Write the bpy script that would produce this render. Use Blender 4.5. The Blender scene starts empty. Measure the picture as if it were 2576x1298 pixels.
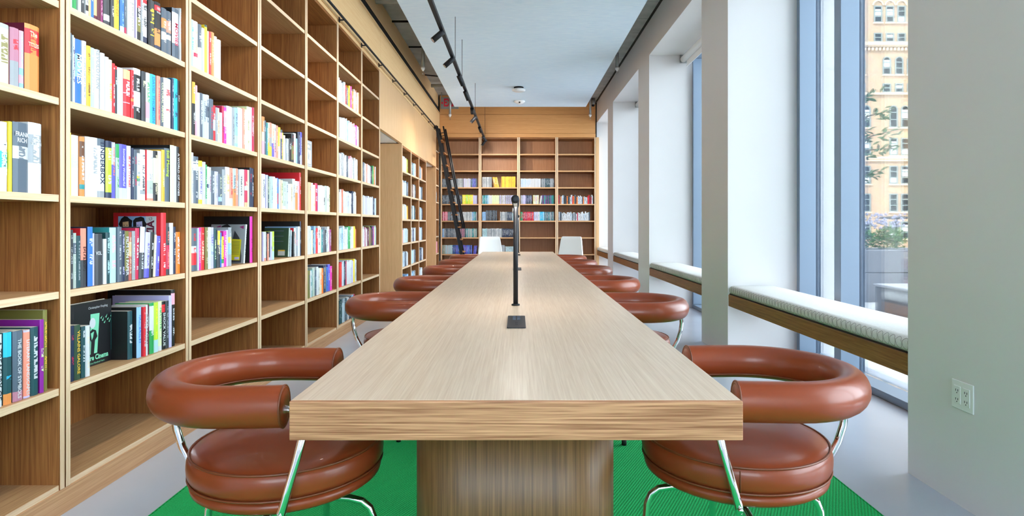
import bpy, math, random
from mathutils import Vector, Matrix
rnd = random.Random(7)
S = bpy.context.scene
COL = S.collection
PI = math.pi
# ------------------------------------------------------------------ camera, sky, sun, exposure
F = 1477.0                      # focal length in pixels of the 2576 wide frame
VX, VY = 1303.0, 564.0          # vanishing point of the room
CZ = 1.147                      # eye height
cam_d = bpy.data.cameras.new('camera')
cam = bpy.data.objects.new('camera', cam_d)
COL.objects.link(cam)
cam.location = (0, 0, CZ)
cam.rotation_euler = (PI / 2, 0, 0)
cam_d.sensor_width = 36.0
cam_d.lens = F / 2576 * 36.0
cam_d.shift_x = (1288 - VX) / 2576
cam_d.shift_y = (VY - 649) / 2576
cam_d.clip_start = 0.02
cam_d.clip_end = 500
S.camera = cam

w = bpy.data.worlds.new('sky')
S.world = w
w.use_nodes = True
bg = w.node_tree.nodes['Background']
bg.inputs[0].default_value = (0.83, 0.92, 1.0, 1)
bg.inputs[1].default_value = 2.5

sun_d = bpy.data.lights.new('sun', 'SUN')
sun_d.energy = 4.0
sun_d.angle = 0.01
sun_d.color = (1.0, 0.93, 0.82)
sun = bpy.data.objects.new('sun', sun_d)
COL.objects.link(sun)
sun.rotation_euler = Vector((0.80, 0.42, -0.52)).to_track_quat('-Z', 'Y').to_euler()

S.view_settings.view_transform = 'Standard'
S.view_settings.look = 'None'
S.view_settings.exposure = 2.40
S.view_settings.gamma = 1.0
S.view_settings.use_curve_mapping = False
S.cycles.max_bounces = 10
S.cycles.diffuse_bounces = 6
S.cycles.glossy_bounces = 4
S.cycles.transparent_max_bounces = 12
S.cycles.caustics_reflective = False
S.cycles.caustics_refractive = False
S.cycles.sample_clamp_indirect = 6.0
S.cycles.use_denoising = True

# ------------------------------------------------------------------ helpers
def lin(c):
    return c / 12.92 if c <= 0.04045 else ((c + 0.055) / 1.055) ** 2.4
def hexc(h):
    return tuple(lin(int(h[i:i + 2], 16) / 255) for i in (0, 2, 4))

class MB:
    """collects shapes of one mesh"""
    def __init__(s):
        s.v = []; s.f = []; s.sm = []
    def add(s, vs, fs, smooth=False):
        n = len(s.v)
        s.v += [tuple(p) for p in vs]
        s.f += [tuple(i + n for i in f) for f in fs]
        s.sm += [smooth] * len(fs)
        return s
    def box(s, a, b, M=None):
        x0, y0, z0 = a; x1, y1, z1 = b
        vs = [(x0, y0, z0), (x1, y0, z0), (x1, y1, z0), (x0, y1, z0), (x0, y0, z1), (x1, y0, z1), (x1, y1, z1), (x0, y1, z1)]
        if M is not None: vs = [M @ Vector(p) for p in vs]
        return s.add(vs, [(3, 2, 1, 0), (4, 5, 6, 7), (0, 1, 5, 4), (1, 2, 6, 5), (2, 3, 7, 6), (3, 0, 4, 7)])
    def tube(s, pts, r, n=10, caps=True, closed=False, ry=None):
        """sweep a circle (or ellipse: r sideways, ry upwards) along pts"""
        P = [Vector(p) for p in pts]; m = len(P); vs = []; up = None
        for i, p in enumerate(P):
            a = P[(i - 1) % m] if (closed or i > 0) else p
            b = P[(i + 1) % m] if (closed or i < m - 1) else p
            t = (b - a).normalized()
            if up is None:
                ref = Vector((0, 0, 1)) if abs(t.z) < 0.95 else Vector((0, 1, 0))
            else: ref = up
            u = (ref - t * ref.dot(t)).normalized()
            sd = t.cross(u)
            up = u
            rr = r[i] if isinstance(r, (list, tuple)) else r
            rz = rr if ry is None else ry
            for k in range(n):
                q = 2 * PI * k / n
                vs.append(p + sd * math.cos(q) * rr + u * math.sin(q) * rz)
        fs = []
        for i in range(m if closed else m - 1):
            j = (i + 1) % m
            for k in range(n):
                l = (k + 1) % n
                fs.append((i * n + k, i * n + l, j * n + l, j * n + k))
        s.add(vs, fs, True)
        if caps and not closed:
            o = len(s.v) - len(vs)
            s.f.append(tuple(o + k for k in reversed(range(n)))); s.sm.append(False)
            s.f.append(tuple(o + (m - 1) * n + k for k in range(n))); s.sm.append(False)
        return s
    def lathe(s, prof, n=32, M=None, smooth=True):
        vs = []; fs = []
        for (r, z) in prof:
            for k in range(n):
                q = 2 * PI * k / n
                p = Vector((r * math.cos(q), r * math.sin(q), z))
                vs.append(M @ p if M is not None else p)
        for i in range(len(prof) - 1):
            for k in range(n):
                l = (k + 1) % n
                fs.append((i * n + k, i * n + l, (i + 1) * n + l, (i + 1) * n + k))
        fs.append(tuple(reversed(range(n))))
        fs.append(tuple((len(prof) - 1) * n + k for k in range(n)))
        return s.add(vs, fs, smooth)
    def prism(s, poly, z0, z1, M=None, smooth=False):
        n = len(poly)
        vs = [Vector((x, y, z0)) for x, y in poly] + [Vector((x, y, z1)) for x, y in poly]
        if M is not None: vs = [M @ p for p in vs]
        fs = [tuple(reversed(range(n))), tuple(range(n, 2 * n))]
        s.add(vs, fs)
        o = len(s.v) - 2 * n
        for k in range(n):
            l = (k + 1) % n
            s.f.append((o + k, o + l, o + n + l, o + n + k)); s.sm.append(smooth)
        return s
    def mesh(s, name, m):
        me = bpy.data.meshes.new(name)
        me.from_pydata(s.v, [], s.f)
        me.polygons.foreach_set('use_smooth', s.sm)
        if m: me.materials.append(m)
        me.update()
        return me
    def build(s, name, m=None, parent=None, bevel=0, seg=1):
        return link(name, s.mesh(name, m), parent, bevel, seg)

def link(name, me, parent=None, bevel=0, seg=1):
    o = bpy.data.objects.new(name, me)
    COL.objects.link(o)
    if parent is not None: o.parent = parent
    if bevel:
        b = o.modifiers.new('bevel', 'BEVEL'); b.width = bevel; b.segments = seg; b.limit_method = 'ANGLE'
        b.angle_limit = 0.7
    return o
def boxobj(name, a, b, m, parent=None, bevel=0, seg=1):
    return MB().box(a, b).build(name, m, parent, bevel, seg)
def empty(name, loc=(0, 0, 0), rz=0):
    o = bpy.data.objects.new(name, None); COL.objects.link(o)
    o.location = loc; o.rotation_euler = (0, 0, rz); o.empty_display_size = 0.1
    return o
def tag(o, label=None, cat=None, group=None, kind=None):
    if label: o['label'] = label
    if cat: o['category'] = cat
    if group: o['group'] = group
    if kind: o['kind'] = kind
    return o
def thing(name, label, cat, loc=(0, 0, 0), rz=0, group=None):
    return tag(empty(name, loc, rz), label, cat, group)
KIDS = {}
def copy_tree(o, parent=None):
    c = o.copy(); COL.objects.link(c)
    if parent is not None: c.parent = parent
    for ch in o.children: copy_tree(ch, c)
    return c
def px(x, y, X=None, Y=None):
    """point of the room seen at pixel (x, y) on the plane x=X or y=Y"""
    if Y is None: Y = X * F / (x - VX)
    return ((x - VX) * Y / F, Y, CZ + (VY - y) * Y / F)

# ------------------------------------------------------------------ materials
def new_mat(name):
    m = bpy.data.materials.new(name); m.use_nodes = True
    return m, m.node_tree.nodes, m.node_tree.links, m.node_tree.nodes['Principled BSDF']
def ramp(N, stops):
    r = N.new('ShaderNodeValToRGB'); e = r.color_ramp.elements
    while len(e) < len(stops): e.new(0.5)
    for el, (p, c) in zip(e, stops): el.position = p; el.color = (*c, 1)
    return r
def plain(name, col, rough=0.5, metal=0.0, spec=0.5, noise=0.0, nscale=30, bump=0.0, coat=0.0):
    m, N, L, b = new_mat(name)
    b.inputs['Base Color'].default_value = (*col, 1)
    b.inputs['Roughness'].default_value = rough
    b.inputs['Metallic'].default_value = metal
    b.inputs['Specular IOR Level'].default_value = spec
    b.inputs['Coat Weight'].default_value = coat
    if noise or bump:
        tc = N.new('ShaderNodeTexCoord'); nz = N.new('ShaderNodeTexNoise')
        nz.inputs['Scale'].default_value = nscale; nz.inputs['Detail'].default_value = 5
        L.new(tc.outputs['Object'], nz.inputs['Vector'])
        if noise:
            r = ramp(N, [(0.3, tuple(c * (1 - noise) for c in col)), (0.7, tuple(min(1, c * (1 + noise)) for c in col))])
            L.new(nz.outputs['Fac'], r.inputs['Fac']); L.new(r.outputs['Color'], b.inputs['Base Color'])
        if bump:
            bp = N.new('ShaderNodeBump'); bp.inputs['Strength'].default_value = bump; bp.inputs['Distance'].default_value = 0.005
            L.new(nz.outputs['Fac'], bp.inputs['Height']); L.new(bp.outputs['Normal'], b.inputs['Normal'])
    return m
def wood(name, light, dark, axis='z', rough=0.45, fine=1.0, wav=0.0, contrast=1.0, spec=0.35, gs=80):
    """oak veneer: streaks stretched along one axis plus fine pores"""
    m, N, L, b = new_mat(name)
    tc = N.new('ShaderNodeTexCoord'); mp = N.new('ShaderNodeMapping')
    oi = N.new('ShaderNodeObjectInfo'); ad = N.new('ShaderNodeVectorMath'); ad.operation = 'MULTIPLY_ADD'
    cx = N.new('ShaderNodeCombineXYZ')
    for k in range(3): L.new(oi.outputs['Random'], cx.inputs[k])
    L.new(cx.outputs[0], ad.inputs[0]); ad.inputs[1].default_value = (17, 31, 23)
    L.new(tc.outputs['Object'], ad.inputs[2]); L.new(ad.outputs[0], mp.inputs['Vector'])
    sc = {'x': (0.9, gs, gs), 'y': (gs, 0.9, gs), 'z': (gs, gs, 0.9)}[axis]
    mp.inputs['Scale'].default_value = sc
    n1 = N.new('ShaderNodeTexNoise'); n1.inputs['Scale'].default_value = 1.0; n1.inputs['Detail'].default_value = 4
    n1.inputs['Distortion'].default_value = 0.4 + wav
    L.new(mp.outputs[0], n1.inputs['Vector'])
    m2 = N.new('ShaderNodeMapping'); m2.inputs['Scale'].default_value = tuple((6.0 if s < 1 else 260.0) * fine for s in sc)
    L.new(ad.outputs[0], m2.inputs['Vector'])
    n2 = N.new('ShaderNodeTexNoise'); n2.inputs['Scale'].default_value = 1.0; n2.inputs['Detail'].default_value = 2
    L.new(m2.outputs[0], n2.inputs['Vector'])
    mix = N.new('ShaderNodeMath'); mix.operation = 'MULTIPLY_ADD'
    L.new(n2.outputs['Fac'], mix.inputs[0]); mix.inputs[1].default_value = 0.55
    h = N.new('ShaderNodeMath'); h.operation = 'MULTIPLY'; h.inputs[1].default_value = 0.5
    L.new(n1.outputs['Fac'], h.inputs[0]); L.new(h.outputs[0], mix.inputs[2])
    c = 0.16 / contrast
    r = ramp(N, [(0.52 - c, dark), (0.52 + c, light)])
    L.new(mix.outputs[0], r.inputs['Fac']); L.new(r.outputs['Color'], b.inputs['Base Color'])
    b.inputs['Roughness'].default_value = rough
    b.inputs['Specular IOR Level'].default_value = spec
    bp = N.new('ShaderNodeBump'); bp.inputs['Strength'].default_value = 0.12; bp.inputs['Distance'].default_value = 0.001
    L.new(n2.outputs['Fac'], bp.inputs['Height']); L.new(bp.outputs['Normal'], b.inputs['Normal'])
    return m

OAK_SHADE_L, OAK_SHADE_D = hexc('A8723F'), hexc('784826')  # bookcase oak darkened: the shade of the recesses is put into its colour
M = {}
M['oak_z'] = wood('oak_shaded_vertical', OAK_SHADE_L, OAK_SHADE_D, 'z')
M['oak_y'] = wood('oak_shaded_along_wall', OAK_SHADE_L, OAK_SHADE_D, 'y')
M['oak_x'] = wood('oak_shaded_across', OAK_SHADE_L, OAK_SHADE_D, 'x')
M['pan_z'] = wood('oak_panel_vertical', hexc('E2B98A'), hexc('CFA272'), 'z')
M['pan_y'] = wood('oak_panel_along_lit', hexc('F4D09C'), hexc('EABC84'), 'y')  # fascia oak lightened in place of light reaching it
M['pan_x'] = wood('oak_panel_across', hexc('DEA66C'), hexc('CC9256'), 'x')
TB_L, TB_D = hexc('E0CAB2'), hexc('C8AC92')
M['oak_e'] = wood('oak_end_wall_back_lit', hexc('C8946C'), hexc('AC7852'), 'z')  # end wall backs lightened to make up for light missing there
M['shelf_y'] = wood('oak_shelf_along', hexc('C49E74'), hexc('A67E56'), 'y')
M['lit_edge_y'] = wood('oak_lit_edge_along', hexc('E2C8A8'), hexc('CCAA88'), 'y')  # paler oak for front edges: window light put into the colour
M['lit_edge_z'] = wood('oak_lit_edge_upright', hexc('E2C8A8'), hexc('CCAA88'), 'z')
M['lit_edge_x'] = wood('oak_lit_edge_across', hexc('D9AE80'), hexc('C09264'), 'x')
M['plinth'] = wood('oak_plinth', hexc('C89C74'), hexc('AE8058'), 'y')
M['table_y'] = wood('table_oak_top', TB_L, TB_D, 'y', rough=0.33, contrast=0.8, spec=0.5, gs=150)
M['table_x'] = wood('table_oak_edge', hexc('CE9870'), hexc('8A583A'), 'x', rough=0.45, wav=2.2, contrast=1.35, gs=105)
M['table_z'] = wood('table_oak_pedestal_shaded', hexc('7E5A36'), hexc('553A20'), 'z', rough=0.4)  # table oak darkened, with the shade under the top in its colour
M['white'] = plain('white_paint', hexc('E0DEDE'), 0.6, noise=0.01, nscale=3)
M['white_in'] = plain('white_plaster', hexc('DEDEDE'), 0.55, noise=0.012, nscale=2)
M['black'] = plain('black_metal', hexc('17191E'), 0.5, spec=0.3)
M['slot'] = plain('black_slot', hexc('14161A'), 0.7)
M['frame'] = plain('grey_blue_frame', hexc('8294A8'), 0.35, metal=0.15)
M['gasket'] = plain('dark_gasket', hexc('3A4A5E'), 0.6)
M['chrome'] = plain('chrome', (0.86, 0.87, 0.88), 0.06, metal=1.0)
M['leather'] = plain('cognac_leather', hexc('84391A'), 0.34, spec=0.4, noise=0.10, nscale=5, bump=0.10, coat=0.12)
M['leather_d'] = plain('cognac_piping', hexc('6E3519'), 0.4)
M['concrete'] = plain('raw_concrete', hexc('A8A8A4'), 0.85, noise=0.18, nscale=4, bump=0.3)
M['steel'] = plain('galvanised_steel', hexc('A6A8A8'), 0.4, metal=0.6)
M['plastic_w'] = plain('white_plastic', hexc('EEEEEE'), 0.4)
M['fabric_w'] = plain('white_upholstery', hexc('FAFAFC'), 0.8, bump=0.2, nscale=300)
M['cushion'] = plain('pale_bench_fabric', hexc('DDDCD8'), 0.9, noise=0.05, nscale=80, bump=0.3)
M['stitch'] = plain('grey_stitching', hexc('8E8A84'), 0.9)
M['dark_line'] = plain('dark_underlay_and_shade', hexc('2A2622'), 0.8)
M['pages'] = plain('paper_pages', hexc('E4DDCF'), 0.85, noise=0.06, nscale=200)
M['leaf'] = plain('leaf_green', hexc('5E7A52'), 0.6, noise=0.2, nscale=6)
M['shrub'] = plain('shrub_green', hexc('5B8A4A'), 0.7, noise=0.35, nscale=9)
M['flower'] = plain('lilac_flowers', hexc('AAA8C0'), 0.7)
M['bark'] = plain('bark', hexc('6A5A4A'), 0.9, bump=0.4, nscale=20)
M['planter'] = plain('planter_concrete', hexc('78787E'), 0.8, noise=0.05, nscale=3)
M['slab'] = plain('pale_planter_top', hexc('A6A6AC'), 0.8)
M['paving'] = plain('terrace_paving', hexc('CCCACA'), 0.85, noise=0.1, nscale=5)
M['bwin'] = plain('far_window_frame', hexc('6A7472'), 0.6)
M['bglass'] = plain('far_window_glass', hexc('2C3134'), 0.6, spec=.02)
M['bblind'] = plain('far_window_blind', hexc('B4B2B0'), 0.8)
M['bstone'] = plain('pale_stone_band', hexc('B8A48C'), 0.9)
M['red'] = plain('exit_red', hexc('D8143A'), 0.5)
M['sign'] = plain('sign_face', hexc('8C8E8E'), 0.5)

def floor_mat():
    m, N, L, b = new_mat('polished_floor')
    tc = N.new('ShaderNodeTexCoord'); nz = N.new('ShaderNodeTexNoise')
    nz.inputs['Scale'].default_value = 1.3; nz.inputs['Detail'].default_value = 6
    L.new(tc.outputs['Object'], nz.inputs['Vector'])
    r = ramp(N, [(0.3, hexc('B6BCC8')), (0.7, hexc('C2C8D4'))])
    L.new(nz.outputs['Fac'], r.inputs['Fac']); L.new(r.outputs['Color'], b.inputs['Base Color'])
    b.inputs['Roughness'].default_value = 0.22
    b.inputs['Specular IOR Level'].default_value = 0.5
    return m
M['floor'] = floor_mat()
def ceil_mat():
    m, N, L, b = new_mat('acoustic_ceiling')
    tc = N.new('ShaderNodeTexCoord'); mp = N.new('ShaderNodeMapping'); mp.inputs['Scale'].default_value = (9, 90, 1)
    nz = N.new('ShaderNodeTexNoise'); nz.inputs['Scale'].default_value = 1.0; nz.inputs['Detail'].default_value = 4
    L.new(tc.outputs['Object'], mp.inputs[0]); L.new(mp.outputs[0], nz.inputs['Vector'])
    r = ramp(N, [(0.3, hexc('CFE2F2')), (0.7, hexc('DFEDF8'))])
    L.new(nz.outputs['Fac'], r.inputs['Fac']); L.new(r.outputs['Color'], b.inputs['Base Color'])
    b.inputs['Roughness'].default_value = 0.9
    return m
M['ceiling'] = ceil_mat()
def rug_mat():
    m, N, L, b = new_mat('green_woven_rug')
    tc = N.new('ShaderNodeTexCoord')
    mp = N.new('ShaderNodeMapping'); mp.inputs['Rotation'].default_value = (0, 0, 0.5)
    wv = N.new('ShaderNodeTexWave'); wv.inputs['Scale'].default_value = 28; wv.inputs['Distortion'].default_value = 1.2
    wv.inputs['Detail'].default_value = 3; wv.inputs['Detail Scale'].default_value = 4
    L.new(tc.outputs['Object'], mp.inputs[0]); L.new(mp.outputs[0], wv.inputs['Vector'])
    nz = N.new('ShaderNodeTexNoise'); nz.inputs['Scale'].default_value = 180
    L.new(tc.outputs['Object'], nz.inputs['Vector'])
    mx = N.new('ShaderNodeMath'); mx.operation = 'MULTIPLY_ADD'; mx.inputs[1].default_value = 0.5
    hf = N.new('ShaderNodeMath'); hf.operation = 'MULTIPLY'; hf.inputs[1].default_value = 0.5
    L.new(nz.outputs['Fac'], hf.inputs[0]); L.new(wv.outputs['Fac'], mx.inputs[0]); L.new(hf.outputs[0], mx.inputs[2])
    r = ramp(N, [(0.15, hexc('008C3E')), (0.85, hexc('00C268'))])
    L.new(mx.outputs[0], r.inputs['Fac']); L.new(r.outputs['Color'], b.inputs['Base Color'])
    b.inputs['Roughness'].default_value = 0.95
    bp = N.new('ShaderNodeBump'); bp.inputs['Strength'].default_value = 0.6; bp.inputs['Distance'].default_value = 0.004
    L.new(mx.outputs[0], bp.inputs['Height']); L.new(bp.outputs['Normal'], b.inputs['Normal'])
    return m
M['rug'] = rug_mat()
def glass_mat():
    m, N, L, b = new_mat('window_glass')
    N.remove(b)
    t = N.new('ShaderNodeBsdfTransparent'); t.inputs[0].default_value = (0.93, 0.96, 0.97, 1)
    g = N.new('ShaderNodeBsdfGlossy'); g.inputs['Roughness'].default_value = 0.02
    fr = N.new('ShaderNodeFresnel'); fr.inputs['IOR'].default_value = 1.45
    k = N.new('ShaderNodeMath'); k.operation = 'MULTIPLY'; k.inputs[1].default_value = 0.8
    mx = N.new('ShaderNodeMixShader')
    L.new(fr.outputs[0], k.inputs[0]); L.new(k.outputs[0], mx.inputs[0])
    L.new(t.outputs[0], mx.inputs[1]); L.new(g.outputs[0], mx.inputs[2])
    L.new(mx.outputs[0], N['Material Output'].inputs[0])
    return m
M['glass'] = glass_mat()
def brick_mat():
    m, N, L, b = new_mat('far_buff_brick')
    tc = N.new('ShaderNodeTexCoord'); mp = N.new('ShaderNodeMapping'); mp.inputs['Rotation'].default_value = (PI / 2, 0, 0)
    br = N.new('ShaderNodeTexBrick'); br.inputs['Scale'].default_value = 3.0
    br.inputs['Color1'].default_value = (*hexc('A68C72'), 1); br.inputs['Color2'].default_value = (*hexc('9C8268'), 1)
    br.inputs['Mortar'].default_value = (*hexc('AC9680'), 1); br.inputs['Mortar Size'].default_value = 0.015
    nz = N.new('ShaderNodeTexNoise'); nz.inputs['Scale'].default_value = 0.8; nz.inputs['Detail'].default_value = 5
    mx = N.new('ShaderNodeMix'); mx.data_type = 'RGBA'; mx.blend_type = 'MULTIPLY'; mx.inputs[0].default_value = 0.25
    L.new(tc.outputs['Object'], mp.inputs[0]); L.new(mp.outputs[0], br.inputs['Vector']); L.new(tc.outputs['Object'], nz.inputs['Vector'])
    L.new(br.outputs['Color'], mx.inputs[6]); L.new(nz.outputs['Color'], mx.inputs[7])
    L.new(mx.outputs[2], b.inputs['Base Color']); b.inputs['Roughness'].default_value = 0.9
    return m
M['brick'] = brick_mat()
def book_mat():
    """one cloth/paper material: colour and ink come from face attributes, marks of lettering run down the spine"""
    m, N, L, b = new_mat('book_cover')
    def math_(op, a, bb=None, c=None):
        n = N.new('ShaderNodeMath'); n.operation = op
        for i, q in enumerate((a, bb, c)):
            if q is None: continue
            if isinstance(q, (int, float)): n.inputs[i].default_value = q
            else: L.new(q, n.inputs[i])
        return n.outputs[0]
    ca = N.new('ShaderNodeAttribute'); ca.attribute_name = 'col'
    ia = N.new('ShaderNodeAttribute'); ia.attribute_name = 'ink'
    uv = N.new('ShaderNodeUVMap'); uv.uv_map = 'UVMap'
    sp = N.new('ShaderNodeSeparateXYZ'); L.new(uv.outputs[0], sp.inputs[0])
    u, v = sp.outputs[0], sp.outputs[1]
    seed, hh = ia.outputs['Alpha'], ca.outputs['Alpha']
    vn = math_('DIVIDE', v, hh)
    cu = math_('LESS_THAN', math_('ABSOLUTE', math_('SUBTRACT', u, 0.5)), math_('MULTIPLY_ADD', seed, 0.12, 0.18))
    lo = math_('GREATER_THAN', vn, math_('MULTIPLY_ADD', seed, 0.25, 0.12))
    hi = math_('LESS_THAN', vn, math_('MULTIPLY_ADD', seed, -0.12, 0.93))
    cx = N.new('ShaderNodeCombineXYZ')
    L.new(math_('MULTIPLY', u, 2.6), cx.inputs[0]); L.new(math_('MULTIPLY', v, 190.0), cx.inputs[1]); L.new(math_('MULTIPLY', seed, 91.0), cx.inputs[2])
    nz = N.new('ShaderNodeTexNoise'); nz.inputs['Scale'].default_value = 1.0; nz.inputs['Detail'].default_value = 0
    L.new(cx.outputs[0], nz.inputs['Vector'])
    gl = math_('GREATER_THAN', nz.outputs['Fac'], 0.47)
    wn = N.new('ShaderNodeTexWhiteNoise'); wn.noise_dimensions = '2D'
    c2 = N.new('ShaderNodeCombineXYZ'); L.new(math_('FLOOR', math_('DIVIDE', v, 0.034)), c2.inputs[0]); L.new(math_('MULTIPLY', seed, 57.0), c2.inputs[1])
    L.new(c2.outputs[0], wn.inputs['Vector'])
    wd = math_('GREATER_THAN', wn.outputs['Value'], 0.28)
    f = math_('MULTIPLY', math_('MULTIPLY', cu, lo), math_('MULTIPLY', math_('MULTIPLY', hi, gl), wd))
    mx = N.new('ShaderNodeMix'); mx.data_type = 'RGBA'
    L.new(math_('MULTIPLY', f, 0.85), mx.inputs[0]); L.new(ca.outputs['Color'], mx.inputs[6]); L.new(ia.outputs['Color'], mx.inputs[7])
    L.new(mx.outputs[2], b.inputs['Base Color'])
    b.inputs['Roughness'].default_value = 0.42
    return m
M['book'] = book_mat()

PAL = dict(W=('white', 'CCD0D6'), C=('cream', 'DACFB4'), K=('black', '17181C'), CH=('charcoal', '363A41'), SL=('slate', '52606F'),
    N=('navy', '1F2D4C'), B=('blue', '3070C4'), LB=('light blue', '8DB8E4'), PB=('pale blue', 'BACBDC'), CY=('cyan', '2AB2DE'),
    PC=('pale cyan', 'ACD2DA'), T=('teal', '2E8C92'), DT=('dark teal', '1F4850'), G=('green', '2C9A55'), PG=('pale green', 'D4E3B2'),
    OL=('olive', '78743A'), LM=('lime', 'B6D93A'), Y=('yellow', 'F2D83A'), MU=('mustard', 'D9AF3A'), O=('orange', 'EE7C2A'),
    TN=('tan', 'D6B084'), TR=('terracotta', 'B2574A'), R=('red', 'D42430'), CR=('crimson', 'C02850'), SA=('salmon', 'F0907A'),
    PK=('pink', 'F0A6B6'), MG=('magenta', 'E42EA8'), PL=('plum', '8A2F6C'), MN=('maroon', '5C1230'), PU=('purple', '881E94'),
    LV=('lavender', 'BBB8E6'), VI=('violet', '5A57C6'), GY=('grey', '949BA2'), LG=('light grey', 'C0C5C9'), MV=('mauve', 'AE788E'),
    BR=('brown', '6A4630'), DG=('dark green', '2F4A38'), SG=('sage', 'A9B8B0'), OR=('russet', 'D98A4A'))
RGB = {k: hexc(v[1]) for k, v in PAL.items()}
INKM = {}
def ink_mat(k):
    if k not in INKM: INKM[k] = plain('print_' + PAL[k][0].replace(' ', '_'), RGB[k], 0.5)
    return INKM[k]

# ------------------------------------------------------------------ setting: floor, walls, piers, ceiling
XL, XR, XB = -1.80, 1.80, -2.29     # bookcase front, pier face, bookcase back
YB = 13.40                          # front of the bookcase on the end wall
YN = -4.10                          # wall behind the camera
ZS = 4.10                           # underside of the concrete slab
def struct(name, a, b, m, parent=None, bevel=0):
    o = boxobj(name, a, b, m, parent, bevel)
    if parent is None: o['kind'] = 'structure'
    return o
struct('floor', (-3.3, YN - 0.2, -0.2), (2.80, YB + 0.75, 0.0), M['floor'])
struct('wall_left', (-3.3, YN, 0), (-3.1, YB + 0.75, ZS), M['white_in'])
struct('wall_back', (-3.1, YB + 0.55, 0), (2.8, YB + 0.75, ZS), M['white_in'])
wf = empty('wall_front'); wf['kind'] = 'structure'
boxobj('side_pier', (-3.1, YN - .2, 0), (-1.75, YN, ZS), M['white_in'], wf)
boxobj('side_pier', (1.75, YN - .2, 0), (2.8, YN, ZS), M['white_in'], wf)
boxobj('lintel', (-1.749, YN - .2, 3.5), (1.749, YN, ZS), M['white_in'], wf)
boxobj('low_light_block', (-1.749, YN - .2, 0), (1.749, YN, 0.95), M['white_in'], wf)  # unseen, added under the rear window to cut light near the floor
w7 = empty('window_7'); w7['kind'] = 'structure'
for a, b in ((-1.748, -1.69), (-.60, -.54), (.54, .60), (1.69, 1.748)): boxobj('mullion', (a, YN - .16, 1.001), (b, YN - .05, 3.449), M['frame'], w7, .003)
boxobj('sill_frame', (-1.748, YN - .16, .951), (1.748, YN - .05, 1.0), M['frame'], w7, .003)
boxobj('head_frame', (-1.748, YN - .16, 3.45), (1.748, YN - .05, 3.499), M['frame'], w7, .003)
for a, b in ((-1.69, -.60), (-.54, .54), (.60, 1.69)): boxobj('pane', (a - .004, YN - .11, .999), (b + .004, YN - .10, 3.451), M['glass'], w7)
struct('sun_block_wall', (-14, -30, -0.2), (-3.32, YN - 0.25, ZS + 0.3), M['planter'])  # unseen block, added to keep the sun out of the rear window
struct('courtyard_ground', (-3.3, -30, -0.25), (2.80, YN - 0.21, -0.05), M['paving'])
struct('roof_slab', (-3.3, YN - 0.2, ZS), (2.80, YB + 0.75, ZS + 0.3), M['concrete'])
struct('upper_shade_wall', (-14, YN - .2, ZS + 0.31), (2.78, YB + 2, 7.5), M['planter'])  # unseen mass, added and kept low to shade the near terrace
PIERS = [(-4.1, -4.0), (-1.05, -0.33), (1.99, 2.71), (5.035, 5.754), (8.056, 8.775), (11.12, 11.76), (YB + 0.10, YB + 0.55)]
wr = empty('wall_right'); wr['kind'] = 'structure'
for (a, b) in PIERS:
    boxobj('pier', (XR, a, 0), (2.79, b, 3.465), M['white'], wr)
boxobj('lintel', (XR, YN, 3.4652), (2.79, YB + 0.55, ZS), M['white'], wr)
# concrete ceiling strip on the window side, cast in bays
cs = empty('trim_1'); cs['kind'] = 'structure'
yy = YN + 0.1
bay = MB().box((1.0, 0.006, 3.95), (1.795, 0.594, ZS - 0.001)).mesh('concrete_bay', M['concrete'])
while yy < YB - 0.3:
    o = link('concrete_bay', bay, cs); o.location = (0, yy, 0)
    yy += 0.6
boxobj('shade_strip', (1.775, YN, 3.93), (1.799, YB - 0.02, 3.949), M['dark_line'], cs)  # dark strip put in for the shade along the wall top
# acoustic ceiling raft
boxobj('ceiling', (-1.30, YN + 0.05, 3.55), (1.39, 12.02, 3.60), M['ceiling'])['kind'] = 'structure'

# windows: frame, mullions, panes
for wi in range(1, 7):
    y0, y1 = PIERS[wi - 1][1], PIERS[wi][0]
    wn_ = empty('window_%d' % wi); wn_['kind'] = 'structure'
    xa, xb = 2.39, 2.53
    zt = 3.462
    boxobj('sill_frame', (xa, y0 + .002, 0.001), (xb + .06, y1 - .002, 0.05), M['frame'], wn_, 0.003)
    boxobj('head_frame', (xa, y0 + .002, zt - 0.05), (xb + .06, y1 - .002, zt), M['frame'], wn_, 0.003)
    mull = [(y0 + .002, y0 + .05), (y1 - .05, y1 - .002)]
    if y1 - y0 > 2: mull.append((y1 - 0.685, y1 - 0.595))
    for (a, b) in mull:
        boxobj('mullion', (xa, a, 0.052), (xb, b, zt - 0.052), M['frame'], wn_, 0.003)
        boxobj('gasket', (xb, a + .008, 0.052), (xb + 0.045, b - .008, zt - 0.052), M['gasket'], wn_)
    es = sorted(mull)
    for i in range(len(es) - 1):
        a, b = es[i][1], es[i + 1][0]
        boxobj('pane', (xb + 0.012, a - .006, 0.051), (xb + 0.024, b + .006, zt - 0.051), M['glass'], wn_)

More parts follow.
